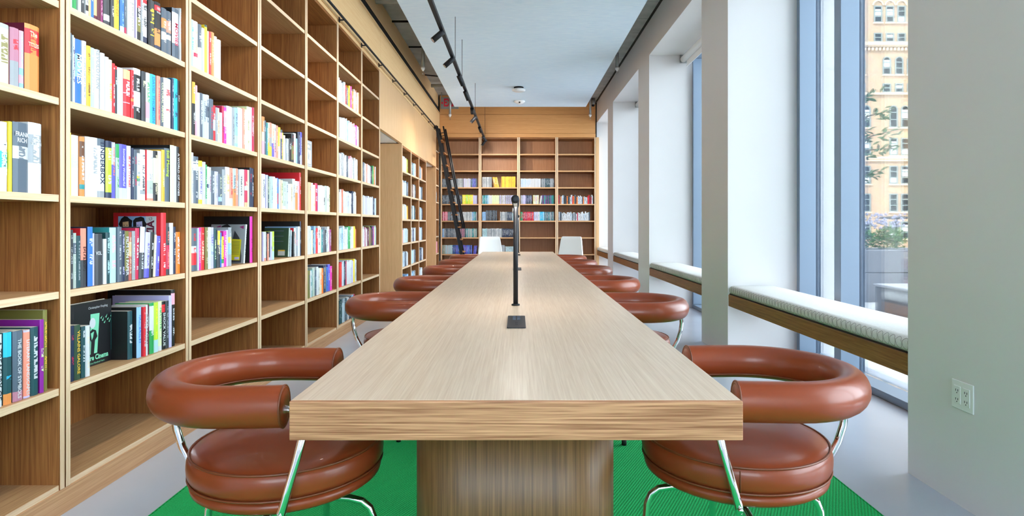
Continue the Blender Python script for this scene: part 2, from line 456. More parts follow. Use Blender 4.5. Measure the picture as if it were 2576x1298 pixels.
# ------------------------------------------------------------------ left wall: bookcases, passages, fascia
DIV = [F * -XL / (VX - x) for x in (165, 475, 653.5, 771, 850, 910.5, 955.5)]
DIV = [DIV[0] - 0.883] + DIV                    # eight upright lines, seven bays
T = 0.022
SH = [0.12 + 0.381 * k for k in range(8)]       # shelf tops
ZT = 3.155
ORD = ['first', 'second', 'third', 'fourth', 'fifth', 'sixth', 'seventh', 'eighth', 'ninth', 'tenth', 'eleventh', 'twelfth']
def bookcase(label, y0, y1, shelves, ztop, group, base=0.10):
    t = thing('bookcase', label, 'bookcase', (XL, (y0 + y1) / 2, 0), 0, group)
    hw = (y1 - y0) / 2
    d = XL - XB
    for sg in (-1, 1):
        a, b = sorted((sg * (hw - 0.004), sg * (hw - 0.004 - T)))
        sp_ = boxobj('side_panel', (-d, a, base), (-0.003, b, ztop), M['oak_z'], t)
        boxobj('front_edge', (-0.003, a, base), (0, b, ztop), M['lit_edge_z'], sp_, 0.0008)
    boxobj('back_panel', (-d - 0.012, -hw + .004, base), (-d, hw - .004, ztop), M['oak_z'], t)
    i = hw - 0.004 - T
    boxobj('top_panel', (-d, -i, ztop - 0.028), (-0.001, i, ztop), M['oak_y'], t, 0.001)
    for z in shelves:
        sp_ = boxobj('shelf', (-d, -i, z - 0.028), (-0.009, i, z), M['shelf_y'], t)
        boxobj('front_edge', (-0.009, -i, z - 0.028), (-0.006, i, z), M['lit_edge_y'], sp_, 0.0008)
    boxobj('divider_fillet', (-0.012, hw - 0.0039, base), (-0.010, hw + 0.0039, ztop), M['dark_line'], t)
    return t
BL = ['bookcase cut by the photo edge, with a long empty shelf above mixed tall books',
      'full oak bookcase holding a black and mint vampire film book face out',
      'oak bookcase with two empty lower bays and a silver cover leaning under magenta',
      'oak bookcase with a big red volume behind pale books',
      'oak bookcase with one small grey book standing alone face out',
      'oak bookcase with books on seven of its shelves up to the top',
      'oak bookcase mostly empty, ending the row beside the open passage']
for i in range(7):
    bookcase(BL[i], DIV[i], DIV[i + 1], SH, ZT, 'oak bookcases along the long wall')
G2 = [9.13, 9.90, 10.69, 11.53]
SH2 = [0.085 + 0.381 * k for k in range(6)]
for i in range(3):
    bookcase(['narrow low oak bookcase straight after the first passage', 'narrow low oak bookcase between two other narrow ones',
              'narrow low oak bookcase just before the second passage'][i], G2[i], G2[i + 1], SH2, 2.375, 'narrow oak bookcases between the passages')
bookcase('slim corner oak bookcase behind the black ladder', 12.90, YB - 0.01, SH, ZT, None)
def seg(n, parts, label=None):
    e = empty('trim_%d' % n); e['kind'] = 'structure'
    return e
# plinths
bl = empty('baseboard_left'); bl['kind'] = 'structure'
for a, b in ((DIV[0], DIV[7]), (G2[0], G2[3]), (12.9, YB - .01)):
    boxobj('plinth_board', (XB, a, 0), (XL + 0.001, b, 0.099), M['plinth'], bl, 0.001)
# header band and fascia over everything
fa = empty('trim_2'); fa['kind'] = 'structure'
Y0 = DIV[0] - 0.9
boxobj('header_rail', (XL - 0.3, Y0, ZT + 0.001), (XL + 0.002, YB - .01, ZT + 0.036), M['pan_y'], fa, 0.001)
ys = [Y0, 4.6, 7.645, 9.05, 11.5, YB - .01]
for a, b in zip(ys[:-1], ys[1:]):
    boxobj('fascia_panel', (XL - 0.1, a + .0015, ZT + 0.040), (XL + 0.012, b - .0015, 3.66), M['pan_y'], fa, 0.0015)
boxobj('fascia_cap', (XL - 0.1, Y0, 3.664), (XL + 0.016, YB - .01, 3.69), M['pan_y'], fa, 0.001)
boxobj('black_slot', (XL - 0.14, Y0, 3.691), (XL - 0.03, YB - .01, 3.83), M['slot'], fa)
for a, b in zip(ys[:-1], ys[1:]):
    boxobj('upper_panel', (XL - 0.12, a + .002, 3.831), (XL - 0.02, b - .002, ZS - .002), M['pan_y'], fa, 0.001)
# near end filler before the first bookcase
boxobj('end_filler', (XB, Y0, 0.0), (XL - .001, DIV[0] - .002, ZT), M['oak_z'], fa)
# passages: soffit, jambs and over-panels
for n, (a, b) in enumerate(((DIV[7] + .002, G2[0] - .002), (G2[3] + .002, 12.898))):
    pz = empty('door_%d' % (n + 1)); pz['kind'] = 'structure'
    mid = [a, b] if n else [a, b]
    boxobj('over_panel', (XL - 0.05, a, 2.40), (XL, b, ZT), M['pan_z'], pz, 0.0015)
    boxobj('soffit', (-3.09, a, 2.42), (XL - .051, b, 2.44), M['white_in'], pz)
    boxobj('light_strip', (XL - 0.45, a + .05, 2.405), (XL - .08, b - .05, 2.419), M['plastic_w'], pz, 0.002)
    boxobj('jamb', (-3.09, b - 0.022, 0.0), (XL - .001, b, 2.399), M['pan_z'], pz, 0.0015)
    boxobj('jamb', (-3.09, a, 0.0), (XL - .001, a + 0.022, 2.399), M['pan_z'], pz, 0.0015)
op = empty('trim_3'); op['kind'] = 'structure'
for a, b in ((G2[0], 10.25), (10.25, G2[3])):
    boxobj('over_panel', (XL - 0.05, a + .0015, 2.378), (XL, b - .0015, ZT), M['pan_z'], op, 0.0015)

# end wall bookcases
EB = [(x - VX) * YB / F for x in (1108, 1207.5, 1304.5, 1400.5, 1499)]
EL = ['end wall oak bookcase behind the black ladder', 'end wall oak bookcase holding bright yellow journals',
      'end wall oak bookcase with white journals above empty lower shelves', 'end wall oak bookcase beside the windows, with two rows of mixed spines']
SHB = [0.085 + 0.381 * k for k in range(8)]
ZTB = 3.13
for i in range(4):
    x0, x1 = EB[i], EB[i + 1]
    t = thing('bookcase', EL[i], 'bookcase', ((x0 + x1) / 2, YB, 0), 0, 'oak bookcases on the end wall')
    hw = (x1 - x0) / 2
    for sg in (-1, 1):
        a, b = sorted((sg * (hw - .004), sg * (hw - .004 - T * 1.3)))
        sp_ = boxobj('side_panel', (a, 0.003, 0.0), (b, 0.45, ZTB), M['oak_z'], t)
        boxobj('front_edge', (a, 0, 0.0), (b, 0.003, ZTB), M['lit_edge_z'], sp_, 0.0008)
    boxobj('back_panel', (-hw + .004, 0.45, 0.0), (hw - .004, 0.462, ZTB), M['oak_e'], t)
    q = hw - .004 - T * 1.3
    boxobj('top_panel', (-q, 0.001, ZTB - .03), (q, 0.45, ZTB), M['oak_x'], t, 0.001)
    boxobj('plinth', (-q, 0.002, 0.0), (q, 0.02, 0.055), M['oak_x'], t)
    boxobj('divider_fillet', (-hw - .0039, 0.01, 0), (-hw + .0039, 0.012, ZTB), M['dark_line'], t)
    for z in SHB:
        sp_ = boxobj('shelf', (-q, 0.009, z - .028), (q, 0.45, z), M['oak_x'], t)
        boxobj('front_edge', (-q, 0.006, z - .028), (q, 0.009, z), M['lit_edge_x'], sp_, 0.0008)
eb = empty('trim_4'); eb['kind'] = 'structure'
xa, xb = XL + 0.013, 1.77
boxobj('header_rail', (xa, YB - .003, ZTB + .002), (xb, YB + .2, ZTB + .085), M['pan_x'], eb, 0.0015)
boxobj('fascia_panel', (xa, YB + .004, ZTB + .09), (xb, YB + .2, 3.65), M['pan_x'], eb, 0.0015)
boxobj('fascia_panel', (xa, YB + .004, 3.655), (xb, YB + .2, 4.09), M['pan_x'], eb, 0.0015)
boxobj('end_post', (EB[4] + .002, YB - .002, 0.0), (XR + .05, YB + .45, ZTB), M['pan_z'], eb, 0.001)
boxobj('dark_reveal', (1.772, YB - .001, ZTB + .002), (1.798, YB + .1, 3.925), M['dark_line'], eb)

# ------------------------------------------------------------------ window seats
def bench(i, y0, y1, loops, label):
    t = thing('window_seat', label, 'bench', (XR, (y0 + y1) / 2, 0), 0, 'window seats between the white piers')
    h = (y1 - y0) / 2 - 0.002
    boxobj('seat_board', (0.004, -h, 0.446), (0.47, h, 0.545), M['oak_y'], t, 0.002)
    boxobj('underlay', (0.012, -h + .004, 0.5455), (0.44, h - .004, 0.5535), M['dark_line'], t)
    c = MB()
    prof = [(0.016, .554), (0.008, .575), (0.010, .600), (0.024, .617), (0.05, .622), (0.38, .622), (0.40, .615), (0.41, .59), (0.405, .554)]
    n = len(prof); L0 = h - .006; e = 0.015
    rows = [(-L0, 0.9), (-L0 + e, 1.0), (L0 - e, 1.0), (L0, 0.9)]
    vs = []
    for (yv, k) in rows:
        for (x, z) in prof: vs.append((0.2 + (x - 0.2) * (0.985 + .015 * (k == 1)), yv, 0.554 + (z - 0.554) * k))
    fs = []
    for r in range(3):
        for k in range(n):
            l = (k + 1) % n
            fs.append((r * n + k, (r + 1) * n + k, (r + 1) * n + l, r * n + l))
    c.add(vs, fs, True); c.f.append(tuple(range(n))); c.sm.append(False); c.f.append(tuple(reversed(range(3 * n, 4 * n)))); c.sm.append(False)
    cu = c.build('cushion', M['cushion'], t)
    if loops:
        st = MB(); yy = -h + 0.03
        while yy < h - 0.03:
            pts = []
            for k in range(14):
                q = 2 * PI * k / 14
                z = 0.588 + 0.026 * math.sin(q); xx = 0.0085
                if z > 0.600: xx = 0.0095 + (z - 0.600) * 0.8
                if z < 0.575: xx = 0.0085 + (0.575 - z) * 0.35
                pts.append((xx - 0.0008, yy + 0.021 * math.cos(q) + 0.004 * math.sin(q), z))
            st.tube(pts, 0.0009, 4, closed=True)
            yy += 0.047
        st.build('stitching', M['stitch'], cu)
for i, lb in ((0, 'pale cushioned oak window seat in the opening behind the camera'), (1, 'pale cushioned oak window seat beside the near wall with the socket'),
              (2, 'pale cushioned oak window seat in the second opening from the wall socket'),
              (3, 'pale cushioned oak window seat in the third opening from the wall socket'), (4, 'short pale cushioned oak window seat against the end bookcases')):
    bench(i, PIERS[i + 1][1], PIERS[i + 2][0], i in (1, 2, 3), lb)

# roller blinds
def blind(y0, y1, label):
    t = thing('roller_blind', label, 'blind', (2.26, (y0 + y1) / 2, 3.40), 0, 'rolled up blinds under the window heads')
    h = (y1 - y0) / 2 - 0.03
    MB().tube([(0, -h, 0), (0, h, 0)], 0.042, 16).build('roller', M['plastic_w'], t)
    boxobj('fabric', (0.040, -h + .02, -0.09), (0.043, h - .02, 0.0), M['fabric_w'], t)
    boxobj('hem_bar', (0.034, -h + .02, -0.105), (0.049, h - .02, -0.091), M['plastic_w'], t, .002)
    for sg in (-1, 1):
        a, b = sorted((sg * (h + .001), sg * (h + .012)))
        boxobj('bracket', (-0.048, a, -0.05), (0.048, b, 0.062), M['steel'], t, .004)
blind(PIERS[3][1], PIERS[4][0], 'white rolled blind in the second opening from the wall socket')
blind(PIERS[4][1], PIERS[5][0], 'white rolled blind in the third opening from the wall socket')

# ------------------------------------------------------------------ rug
rg = boxobj('area_rug', (-1.435, -1.0, 0.001), (1.42, 8.7, 0.012), M['rug'], None, .003)
for a, b in (((-1.44, -1.005, .0008), (-1.436, 8.705, .0125)), ((1.421, -1.005, .0008), (1.425, 8.705, .0125)), ((-1.4355, 8.701, .0008), (1.4205, 8.705, .0125))): boxobj('edge_binding', a, b, M['rug'], rg)
tag(rg, 'large green ribbed rug under the long oak table', 'rug')

# ------------------------------------------------------------------ table
TW, TZ, TT = 0.4955, 0.760, 0.085
TY0, TY1 = 1.281, 8.28
tb = thing('library_table', 'long pale oak library table with thick top on the green rug', 'table', (-0.004, TY0, 0))
cuts = [0.012, 2.32, 5.0, TY1 - TY0]
for a, b in zip(cuts[:-1], cuts[1:]):
    boxobj('tabletop', (-TW, a + .0004, TZ - TT), (TW, b - .0004, TZ), M['table_y'], tb, 0.002, 2)
boxobj('edge_board', (-TW, 0, TZ - TT), (TW, 0.0118, TZ), M['table_x'], tb, 0.002, 2)
def rounded(hx, hy, r, n=10):
    out = []
    for cx, cy, q0 in ((hx - r, hy - r, 0), (-hx + r, hy - r, PI / 2), (-hx + r, -hy + r, PI), (hx - r, -hy + r, 3 * PI / 2)):
        for k in range(n + 1):
            q = q0 + k * PI / 2 / n
            out.append((cx + r * math.cos(q), cy + r * math.sin(q)))
    return out
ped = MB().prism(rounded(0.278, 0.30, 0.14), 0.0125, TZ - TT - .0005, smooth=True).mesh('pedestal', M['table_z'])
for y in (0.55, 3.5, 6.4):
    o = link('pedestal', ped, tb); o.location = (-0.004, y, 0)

# power modules in the table top
for i, Yc in enumerate((2.32, 5.06, 7.4)):
    t = thing('power_module', ['black power module sunk in the tabletop before the first lamp', 'black power module in the tabletop beyond the first lamp',
              'black power module in the tabletop before the last lamp'][i], 'power outlet', (-0.006, Yc, TZ), 0, 'power modules in the tabletop')
    MB().prism(rounded(0.0355, 0.14, 0.006, 4), 0.0003, 0.004).build('cover_plate', M['black'], t)
    for k in range(3):
        for sx in (-1, 1):
            boxobj('socket', (sx * .009 - .006, 0.035 + k * .032, .0041), (sx * .009 + .006, 0.055 + k * .032, .0052), M['gasket'], t)
    for k in range(2): boxobj('usb_port', (-.005, -0.045 - k * .03, .0041), (.005, -0.040 - k * .03, .005), M['slot'], t)

# table lamps
def lamp(x, y, label):
    t = thing('table_lamp', label, 'lamp', (x, y, TZ), 0, 'black bar lamps along the table')
    MB().lathe([(0.02, 0.0005), (0.02, 0.006), (0.0125, 0.008)], 20).build('base_flange', M['black'], t)
    MB().tube([(0, 0, 0.006), (0, 0, 0.478)], 0.0115, 14).build('pole', M['black'], t)
    hd = MB().tube([(0, -0.40, 0.49), (0, -0.398, 0.49), (0, -0.385, 0.49), (0, 0.385, 0.49), (0, 0.398, 0.49)], [0.008, 0.0145, 0.0175, 0.0175, 0.012], 18, ry=None).build('lamp_head', M['black'], t)
    boxobj('light_strip', (-0.008, -0.36, 0.471), (0.008, 0.36, 0.4735), M['plastic_w'], hd)
    ld = bpy.data.lights.new('lamp_strip', 'AREA'); ld.shape = 'RECTANGLE'; ld.size = .014; ld.size_y = .70; ld.energy = .4; ld.color = (1.0, .95, .88)
    lo = bpy.data.objects.new('lamp_strip', ld); COL.objects.link(lo); lo.parent = t; lo.location = (0, 0, .4695)
    MB().tube([(-0.012, 0.0, 0.465), (-0.014, 0.0, 0.44)], 0.003, 8).build('switch_pull', M['steel'], t)
lamp(-0.011, 2.80, 'slim black table lamp standing between the first two power modules')
lamp(-0.017, 5.55, 'slim black table lamp behind the middle power module')
lamp(0.004, 7.95, 'slim black table lamp at the far end of the table')

# ------------------------------------------------------------------ leather chairs
def arc(c, r, q0, q1, n):
    return [(c[0] + r * math.cos(q0 + (q1 - q0) * k / n), c[1] + r * math.sin(q0 + (q1 - q0) * k / n)) for k in range(n + 1)]
def make_chair():
    t = empty('tub_chair')
    L, D, Cc = M['leather'], M['leather_d'], M['chrome']
    # local: +x is the back of the chair, the seat centre is the origin
    cx, R, ex = 0.092, 0.229, -0.068
    path = []
    for k in range(7): 
        f = k / 7; path.append((ex + (cx - ex) * f, -0.221 - (R - 0.221) * math.sin(f * PI / 2)))
    path += arc((cx, 0), R, -PI / 2, PI / 2, 26)
    path += [(p[0], -p[1]) for p in reversed(path[:7])]
    zc, ry, rx = 0.676, 0.053, 0.046
    P3 = [(x, y, zc) for x, y in path]
    n = len(P3)
    rr = [rx] * n
    ar = MB().tube(P3, rr, 22, caps=False, ry=ry)
    # rounded shoulders at both ends
    arm = ar.build('armrest', L, t)
    for e, s in ((0, 1), (n - 1, -1)):
        p = Vector(P3[e]); q = Vector(P3[1 if e == 0 else n - 2]); tn = (p - q).normalized(); sd = tn.cross(Vector((0, 0, 1)))
        cap = MB()
        ring = [(1.0, 0), (0.965, 0.004), (0.90, 0.006), (0.86, 0.0045), (0.8, 0.006), (0.5, 0.009), (0.15, 0.0095)]
        vs = []
        for (k, off) in ring:
            for j in range(22):
                a = 2 * PI * j / 22
                vs.append(p + tn * off + sd * rx * k * math.cos(a) + Vector((0, 0, 1)) * ry * k * math.sin(a))
        fs = []
        for r_ in range(len(ring) - 1):
            for j in range(22):
                l = (j + 1) % 22
                fs.append((r_ * 22 + j, r_ * 22 + l, (r_ + 1) * 22 + l, (r_ + 1) * 22 + j))
        fs.append(tuple((len(ring) - 1) * 22 + j for j in range(22)))
        cap.add(vs, fs, True)
        cap.build('end_cap', L, arm)
        MB().tube([p + tn * .003 + sd * rx * .985 * math.cos(2 * PI * j / 24) + Vector((0, 0, 1)) * ry * .985 * math.sin(2 * PI * j / 24) for j in range(24)], 0.0028, 6, closed=True).build('piping', D, arm)
    # seam along the inner lower edge
    inner = []
    for i in range(2, n - 2):
        a = Vector(P3[i - 1]); b = Vector(P3[i + 1]); tn = (b - a).normalized(); sd = Vector((0, 0, 1)).cross(tn)
        inner.append(Vector(P3[i]) + sd * rx * 0.80 - Vector((0, 0, 1)) * ry * 0.66)
    MB().tube(inner, 0.0028, 6).build('seam', D, arm)
    # seat
    seat = MB().lathe([(0.0, .5365), (0.08, .536), (0.15, .5335), (0.205, .5285), (0.235, .5225), (0.252, .5155), (0.259, .510), (0.263, .497), (0.2645, .482), (0.263, .464), (0.258, .452), (0.24, .448), (0.0, .447)], 56).build('seat_cushion', L, t)
    def ringtube(r, z, tr, nm, par, m):
        return MB().tube([(r * math.cos(2 * PI * k / 56), r * math.sin(2 * PI * k / 56), z) for k in range(56)], tr, 8, closed=True).build(nm, m, par)
    ringtube(0.257, 0.5145, 0.0032, 'piping', seat, D)
    ringtube(0.2605, 0.4505, 0.003, 'piping', seat, D)
    MB().tube([(0.2655 * math.cos(-1.85), 0.2655 * math.sin(-1.85), z) for z in (.455, .47, .482, .497, .509)], 0.0016, 5).build('seam', D, seat)
    MB().lathe([(0.0, .446), (0.235, .446), (0.252, .442), (0.2575, .432), (0.255, .420), (0.243, .411), (0.22, .407), (0.0, .406)], 56).build('seat_base', L, t)
    # arm supports
    tr = 0.0105
    for sy in (-1, 1):
        pts = [(-0.03, .221, .668), (-0.066, .2215, .668), (-0.088, .222, .667), (-0.108, .225, .660), (-0.122, .231, .646), (-0.128, .239, .627), (-0.127, .246, .61),
               (-0.115, .258, .55), (-0.100, .269, .49), (-0.086, .276, .435), (-0.084, .274, .421), (-0.080, .262, .412), (-0.072, .24, .400), (-0.06, .20, .395), (-0.03, .10, .394)]
        a = MB().tube([(x, sy * y, z) for x, y, z in pts], tr, 12).build('arm_support', Cc, t)
        MB().lathe([(0.006, 0), (0.006, .01), (0.004, .013)], 10, Matrix.Translation((-0.086, sy * .283, .428)) @ Matrix.Rotation(-sy * PI / 2, 4, 'X')).build('bolt', Cc, a)
    MB().tube([(0.317, 0, .655), (0.330, 0, .62), (0.334, 0, .585), (0.328, 0, .54), (0.312, 0, .49), (0.288, 0, .445), (0.262, 0, .415), (0.23, 0, .399), (0.1, 0, .394)], tr, 12).build('back_support', Cc, t)
    # swivel base
    MB().lathe([(0.075, .3935), (0.075, .384), (0.03, .382), (0.03, .335), (0.0, .335)], 24).build('swivel_hub', Cc, t)
    for q in (PI * 0.97, PI * 1.47, PI * 1.97, PI * 0.47):
        c_, s_ = math.cos(q), math.sin(q)
        pr = [(0.02, .352), (0.12, .352), (0.18, .350), (0.215, .343), (0.238, .325), (0.249, .298), (0.252, .26), (0.254, .0275)]
        lg = MB().tube([(r * c_, r * s_, z) for r, z in pr], tr, 12).build('leg', Cc, t)
        MB().lathe([(0.0125, .0), (0.0125, .028), (0.010, .03)], 12, Matrix.Translation((0.254 * c_, 0.254 * s_, 0))).build('foot_glide', M['black'], lg)
    return t
CH_R = [(0.636, 1.74), (0.575, 3.27), (0.56, 4.47), (0.545, 5.68), (0.535, 6.67), (0.53, 7.65)]
CH_L = [(-0.660, 1.70), (-0.60, 3.32), (-0.575, 4.46), (-0.555, 5.67), (-0.54, 6.68), (-0.535, 7.68)]
proto = None
EN = ['at the near end', 'second from the near end', 'third from the near end', 'fourth from the near end', 'second from the white chairs', 'closest-set to the white chairs']
EN[5] = 'last before the white chairs'
for side, lst in (('window', CH_R), ('bookcase', CH_L)):
    for i, (x, y) in enumerate(lst):
        if proto is None: o = proto = make_chair()
        else: o = copy_tree(proto)
        o.location = (x, y, 0.0125)
        o.rotation_euler = (0, 0, (0 if side == 'window' else PI) + rnd.uniform(-.03, .03) * (i > 0))
        tag(o, 'cognac leather tub chair on the table\'s %s side, %s' % (side, EN[i]), 'chair', 'cognac leather chairs around the table')

# white chairs at the far end
def white_chair(x, y, rz, label):
    t = thing('upholstered_chair', label, 'chair', (x, y, 0.0), rz, 'white upholstered chairs at the table end')
    # local +y is the back
    b = MB()
    rows = [(0.36, .215, .0), (0.45, .215, .01), (0.70, .192, .045), (0.90, .168, .075), (0.94, .160, .082), (0.95, .148, .085)]
    th = [0.045, .05, .045, .04, .03, .012]
    vs = []; n = 16
    for (z, hw, off), tk in zip(rows, th):
        for k in range(n):
            q = 2 * PI * k / n
            c, s = math.cos(q), math.sin(q)
            sx = math.copysign(abs(c) ** 0.2, c); sy = math.copysign(abs(s) ** 0.2, s)
            vs.append((hw * sx, 0.20 + off + tk * sy - 0.03 * abs(sx) ** 4 * (1 if z < .9 else .8), z))
    fs = [(r * n + k, r * n + (k + 1) % n, (r + 1) * n + (k + 1) % n, (r + 1) * n + k) for r in range(5) for k in range(n)]
    fs += [tuple(reversed(range(n))), tuple(5 * n + k for k in range(n))]
    b.add(vs, fs, True).build('backrest', M['fabric_w'], t)
    MB().prism(rounded(.225, .22, .05, 5), .37, .455).build('seat', M['fabric_w'], t, 0.012, 3)
    for sx in (-1, 1):
        for sy in (-1, 1):
            MB().tube([(sx * .18, sy * .17, .369), (sx * .20, sy * .19, .0005)], [.014, .010], 10).build('leg', M['steel'], t)
white_chair(-0.385, 9.02, 0.24, 'white upholstered chair beyond the table end, next to the bookcases')
white_chair(0.77, 9.15, -0.34, 'white upholstered chair beyond the table end, next to the windows')

# ------------------------------------------------------------------ track light, ceiling devices, pipes
tz, txx = CZ + 1.86, -0.727
tr_ = thing('track_light', 'black ceiling track hung on thin rods above the table', 'track light', (txx, 0, tz))
MB().box((-.019, -3.5, -.018), (.019, 13.05, .018)).build('track', M['black'], tr_, .002)
for y in (-1.5, 2.4, 6.80, 7.64, 10.0):
    MB().tube([(0, y, .018), (0, y, 3.55 - tz)], .003, 6).build('suspension_rod', M['black'], tr_)
MB().tube([(0, 12.90, .018), (0, 12.90, ZS - .002 - tz)], .003, 6).build('suspension_rod', M['black'], tr_)
SPOTS = [(0.4, -.75, .1), (2.1, -.75, -.1), (3.6, -.75, -.1), (5.58, -.75, -.25), (6.48, -.75, -.2), (7.25, .35, .3), (8.1, .3, .3), (9.28, -.1, 2.0), (10.0, -.6, -.2), (11.1, .3, 1.3), (12.26, .6, .7), (12.88, -.5, -.2)]  # first three heads are unseen, added to light the near bookcases
for i, (y, dx, dy) in enumerate(SPOTS):
    d = Vector((dx, dy, -0.75)).normalized()
    p = Vector((0, y, -.03))
    a = p + Vector((0, 0, -.012)); b_ = a + d * 0.115
    sp_ = MB().tube([a - d * .02, a, b_], .0275, 16).build('spot_head', M['black'], tr_)
    MB().tube([b_ - d * .006, b_ + d * .0008], .021, 14).build('lens', M['steel'], sp_)
    MB().tube([(0, y, -.017), a], .009, 8).build('yoke', M['black'], sp_)
    ld = bpy.data.lights.new('spot_lamp', 'SPOT'); ld.energy = (9 if y < 4 else 15) if dx < -.5 else (16 if y > 9 else 3); ld.spot_size = 2.3; ld.spot_blend = 1.0; ld.shadow_soft_size = .03
    ld.color = (1.0, .90, .78)
    lo = bpy.data.objects.new('spot_lamp', ld); COL.objects.link(lo); lo.parent = tr_
    lo.location = b_ + d * .01; lo.rotation_euler = d.to_track_quat('-Z', 'Y').to_euler()

sd = thing('smoke_detector', 'white round detector on a black base under the ceiling raft', 'detector', (0.014, 10.3, 3.55))
MB().lathe([(.085, -.0005), (.085, -.03), (.08, -.034)], 28).build('base', M['black'], sd)
MB().lathe([(.105, -.0345), (.118, -.045), (.115, -.062), (.09, -.075), (0, -.078)], 28).build('cover', M['plastic_w'], sd)
sd2 = thing('ceiling_sensor', 'small white ceiling sensor with a pointed cone beyond the round detector', 'sensor', (0.03, 11.45, 3.55))
MB().lathe([(.105, -.0005), (.11, -.015), (.06, -.05), (.03, -.062), (0, -.063)], 24).build('housing', M['plastic_w'], sd2)
MB().tube([(0, -.07, -.035), (0, -.078, -.042)], .016, 10).build('lens', M['black'], sd2)
def sprinkler(x, y, zb, label):
    t = thing('sprinkler', label, 'sprinkler', (x, y, ZS - .001), 0, 'pendent sprinklers below the slab')
    zz = zb - ZS
    MB().tube([(0, 0, 0), (0, 0, zz + .11)], .026, 12).build('drop_pipe', M['steel'], t)
    MB().lathe([(.032, zz + .115), (.034, zz + .085), (.022, zz + .07), (.012, zz + .05)], 14).build('fitting', M['plastic_w'], t)
    MB().tube([(.012, 0, zz + .05), (.016, 0, zz + .025), (.003, 0, zz + .005), (-.016, 0, zz + .025), (-.012, 0, zz + .05)], .003, 6).build('frame_arms', M['steel'], t)
    MB().lathe([(.018, zz + .004), (.018, zz)], 12).build('deflector', M['steel'], t)
sprinkler(-1.52, 9.4, 3.55, 'steel sprinkler drop in the ceiling gap above the ladder rail')
sprinkler(1.62, 9.6, 3.60, 'steel sprinkler drop in the ceiling gap above the window piers')
sprinkler(-1.50, 12.95, 3.46, 'steel sprinkler drop under the exit sign')
sprinkler(1.60, 13.0, 3.47, 'steel sprinkler drop in front of the end wall, window side')
cm = thing('security_camera', 'small grey camera under the ceiling beside the end wall sprinkler', 'camera', (1.675, 13.08, 3.949))
MB().lathe([(.05, -.001), (.05, -.12), (.04, -.14)], 18).build('housing', M['steel'], cm)
MB().lathe([(.035, -.1405), (.033, -.165), (.018, -.18), (0, -.183)], 16).build('dome', M['black'], cm)
ex = thing('exit_sign', 'red lettered EXIT sign hanging in the ceiling gap', 'sign', (-1.53, 13.15, 3.86))
boxobj('sign_panel', (-.20, -.012, -.13), (.20, .012, .13), M['sign'], ex, .004)
boxobj('hanger', (-.19, -.006, .13), (-.17, .006, ZS - 3.86 - .002), M['steel'], ex)
boxobj('hanger', (.17, -.006, .13), (.19, .006, ZS - 3.86 - .002), M['steel'], ex)
def text(name, body, size, loc, rot, m, parent, sx=1.0, ex_=0.0, align='CENTER', bold=0.0, va='CENTER'):
    c = bpy.data.curves.new(name, 'FONT'); c.body = body; c.size = size; c.align_x = align; c.align_y = va
    c.resolution_u = 2; c.extrude = ex_; c.offset = bold
    c.materials.append(m)
    o = bpy.data.objects.new(name, c); COL.objects.link(o); o.location = loc; o.rotation_euler = rot; o.scale = (sx, 1, 1)
    if parent is not None: o.parent = parent
    return o
text('lettering', 'EXIT', 0.235, (.025, -.0135, 0.0), (PI / 2, 0, 0), M['red'], ex, 0.66, .001, bold=.008)
MB().prism([(-.045, 0), (0, .03), (0, -.03)], 0, .002, Matrix.Translation((-.15, -.0128, 0)) @ Matrix.Rotation(PI / 2, 4, 'X')).build('chevron', M['red'], ex)
# services in the gap on the bookcase side
def pipe(name, label, cat, pts, r, m, n=12):
    o = MB().tube(pts, r, n).build(name, m); tag(o, label, cat); return o
pipe('duct_pipe', 'grey elbowed duct in the ceiling gap', 'pipe', [(-1.78, 7.35, 3.96), (-1.60, 7.35, 3.96), (-1.50, 7.40, 3.985), (-1.42, 7.5, 4.0), (-1.30, 7.75, 4.0), (-1.1, 8.2, 4.0)], .055, M['concrete'])
pipe('conduit', 'thin dark conduit beside the grey duct', 'pipe', [(-1.79, 8.35, 4.03), (-0.9, 8.35, 4.03)], .016, M['black'], 8)
pipe('conduit', 'thin dark conduit above the first sprinkler drop', 'pipe', [(-1.79, 9.62, 4.05), (-0.9, 9.62, 4.05)], .014, M['black'], 8)
pipe('conduit', 'thin sagging dark cable before the exit sign', 'cable', [(-1.79, 11.3, 4.02), (-1.5, 11.3, 3.99), (-0.9, 11.35, 4.03)], .012, M['black'], 8)
pipe('conduit', 'grey conduit close to the exit sign', 'pipe', [(-1.79, 12.1, 4.00), (-0.9, 12.1, 4.00)], .035, M['concrete'], 10)
db = thing('junction_box', 'small brown junction box on the slab over the fascia', 'junction box', (-1.45, 5.15, ZS))
boxobj('box', (-.06, -.05, -.05), (.06, .05, -.001), M['bark'], db, .004); boxobj('cover', (-.065, -.055, -.056), (.065, .055, -.0505), M['steel'], db, .001)

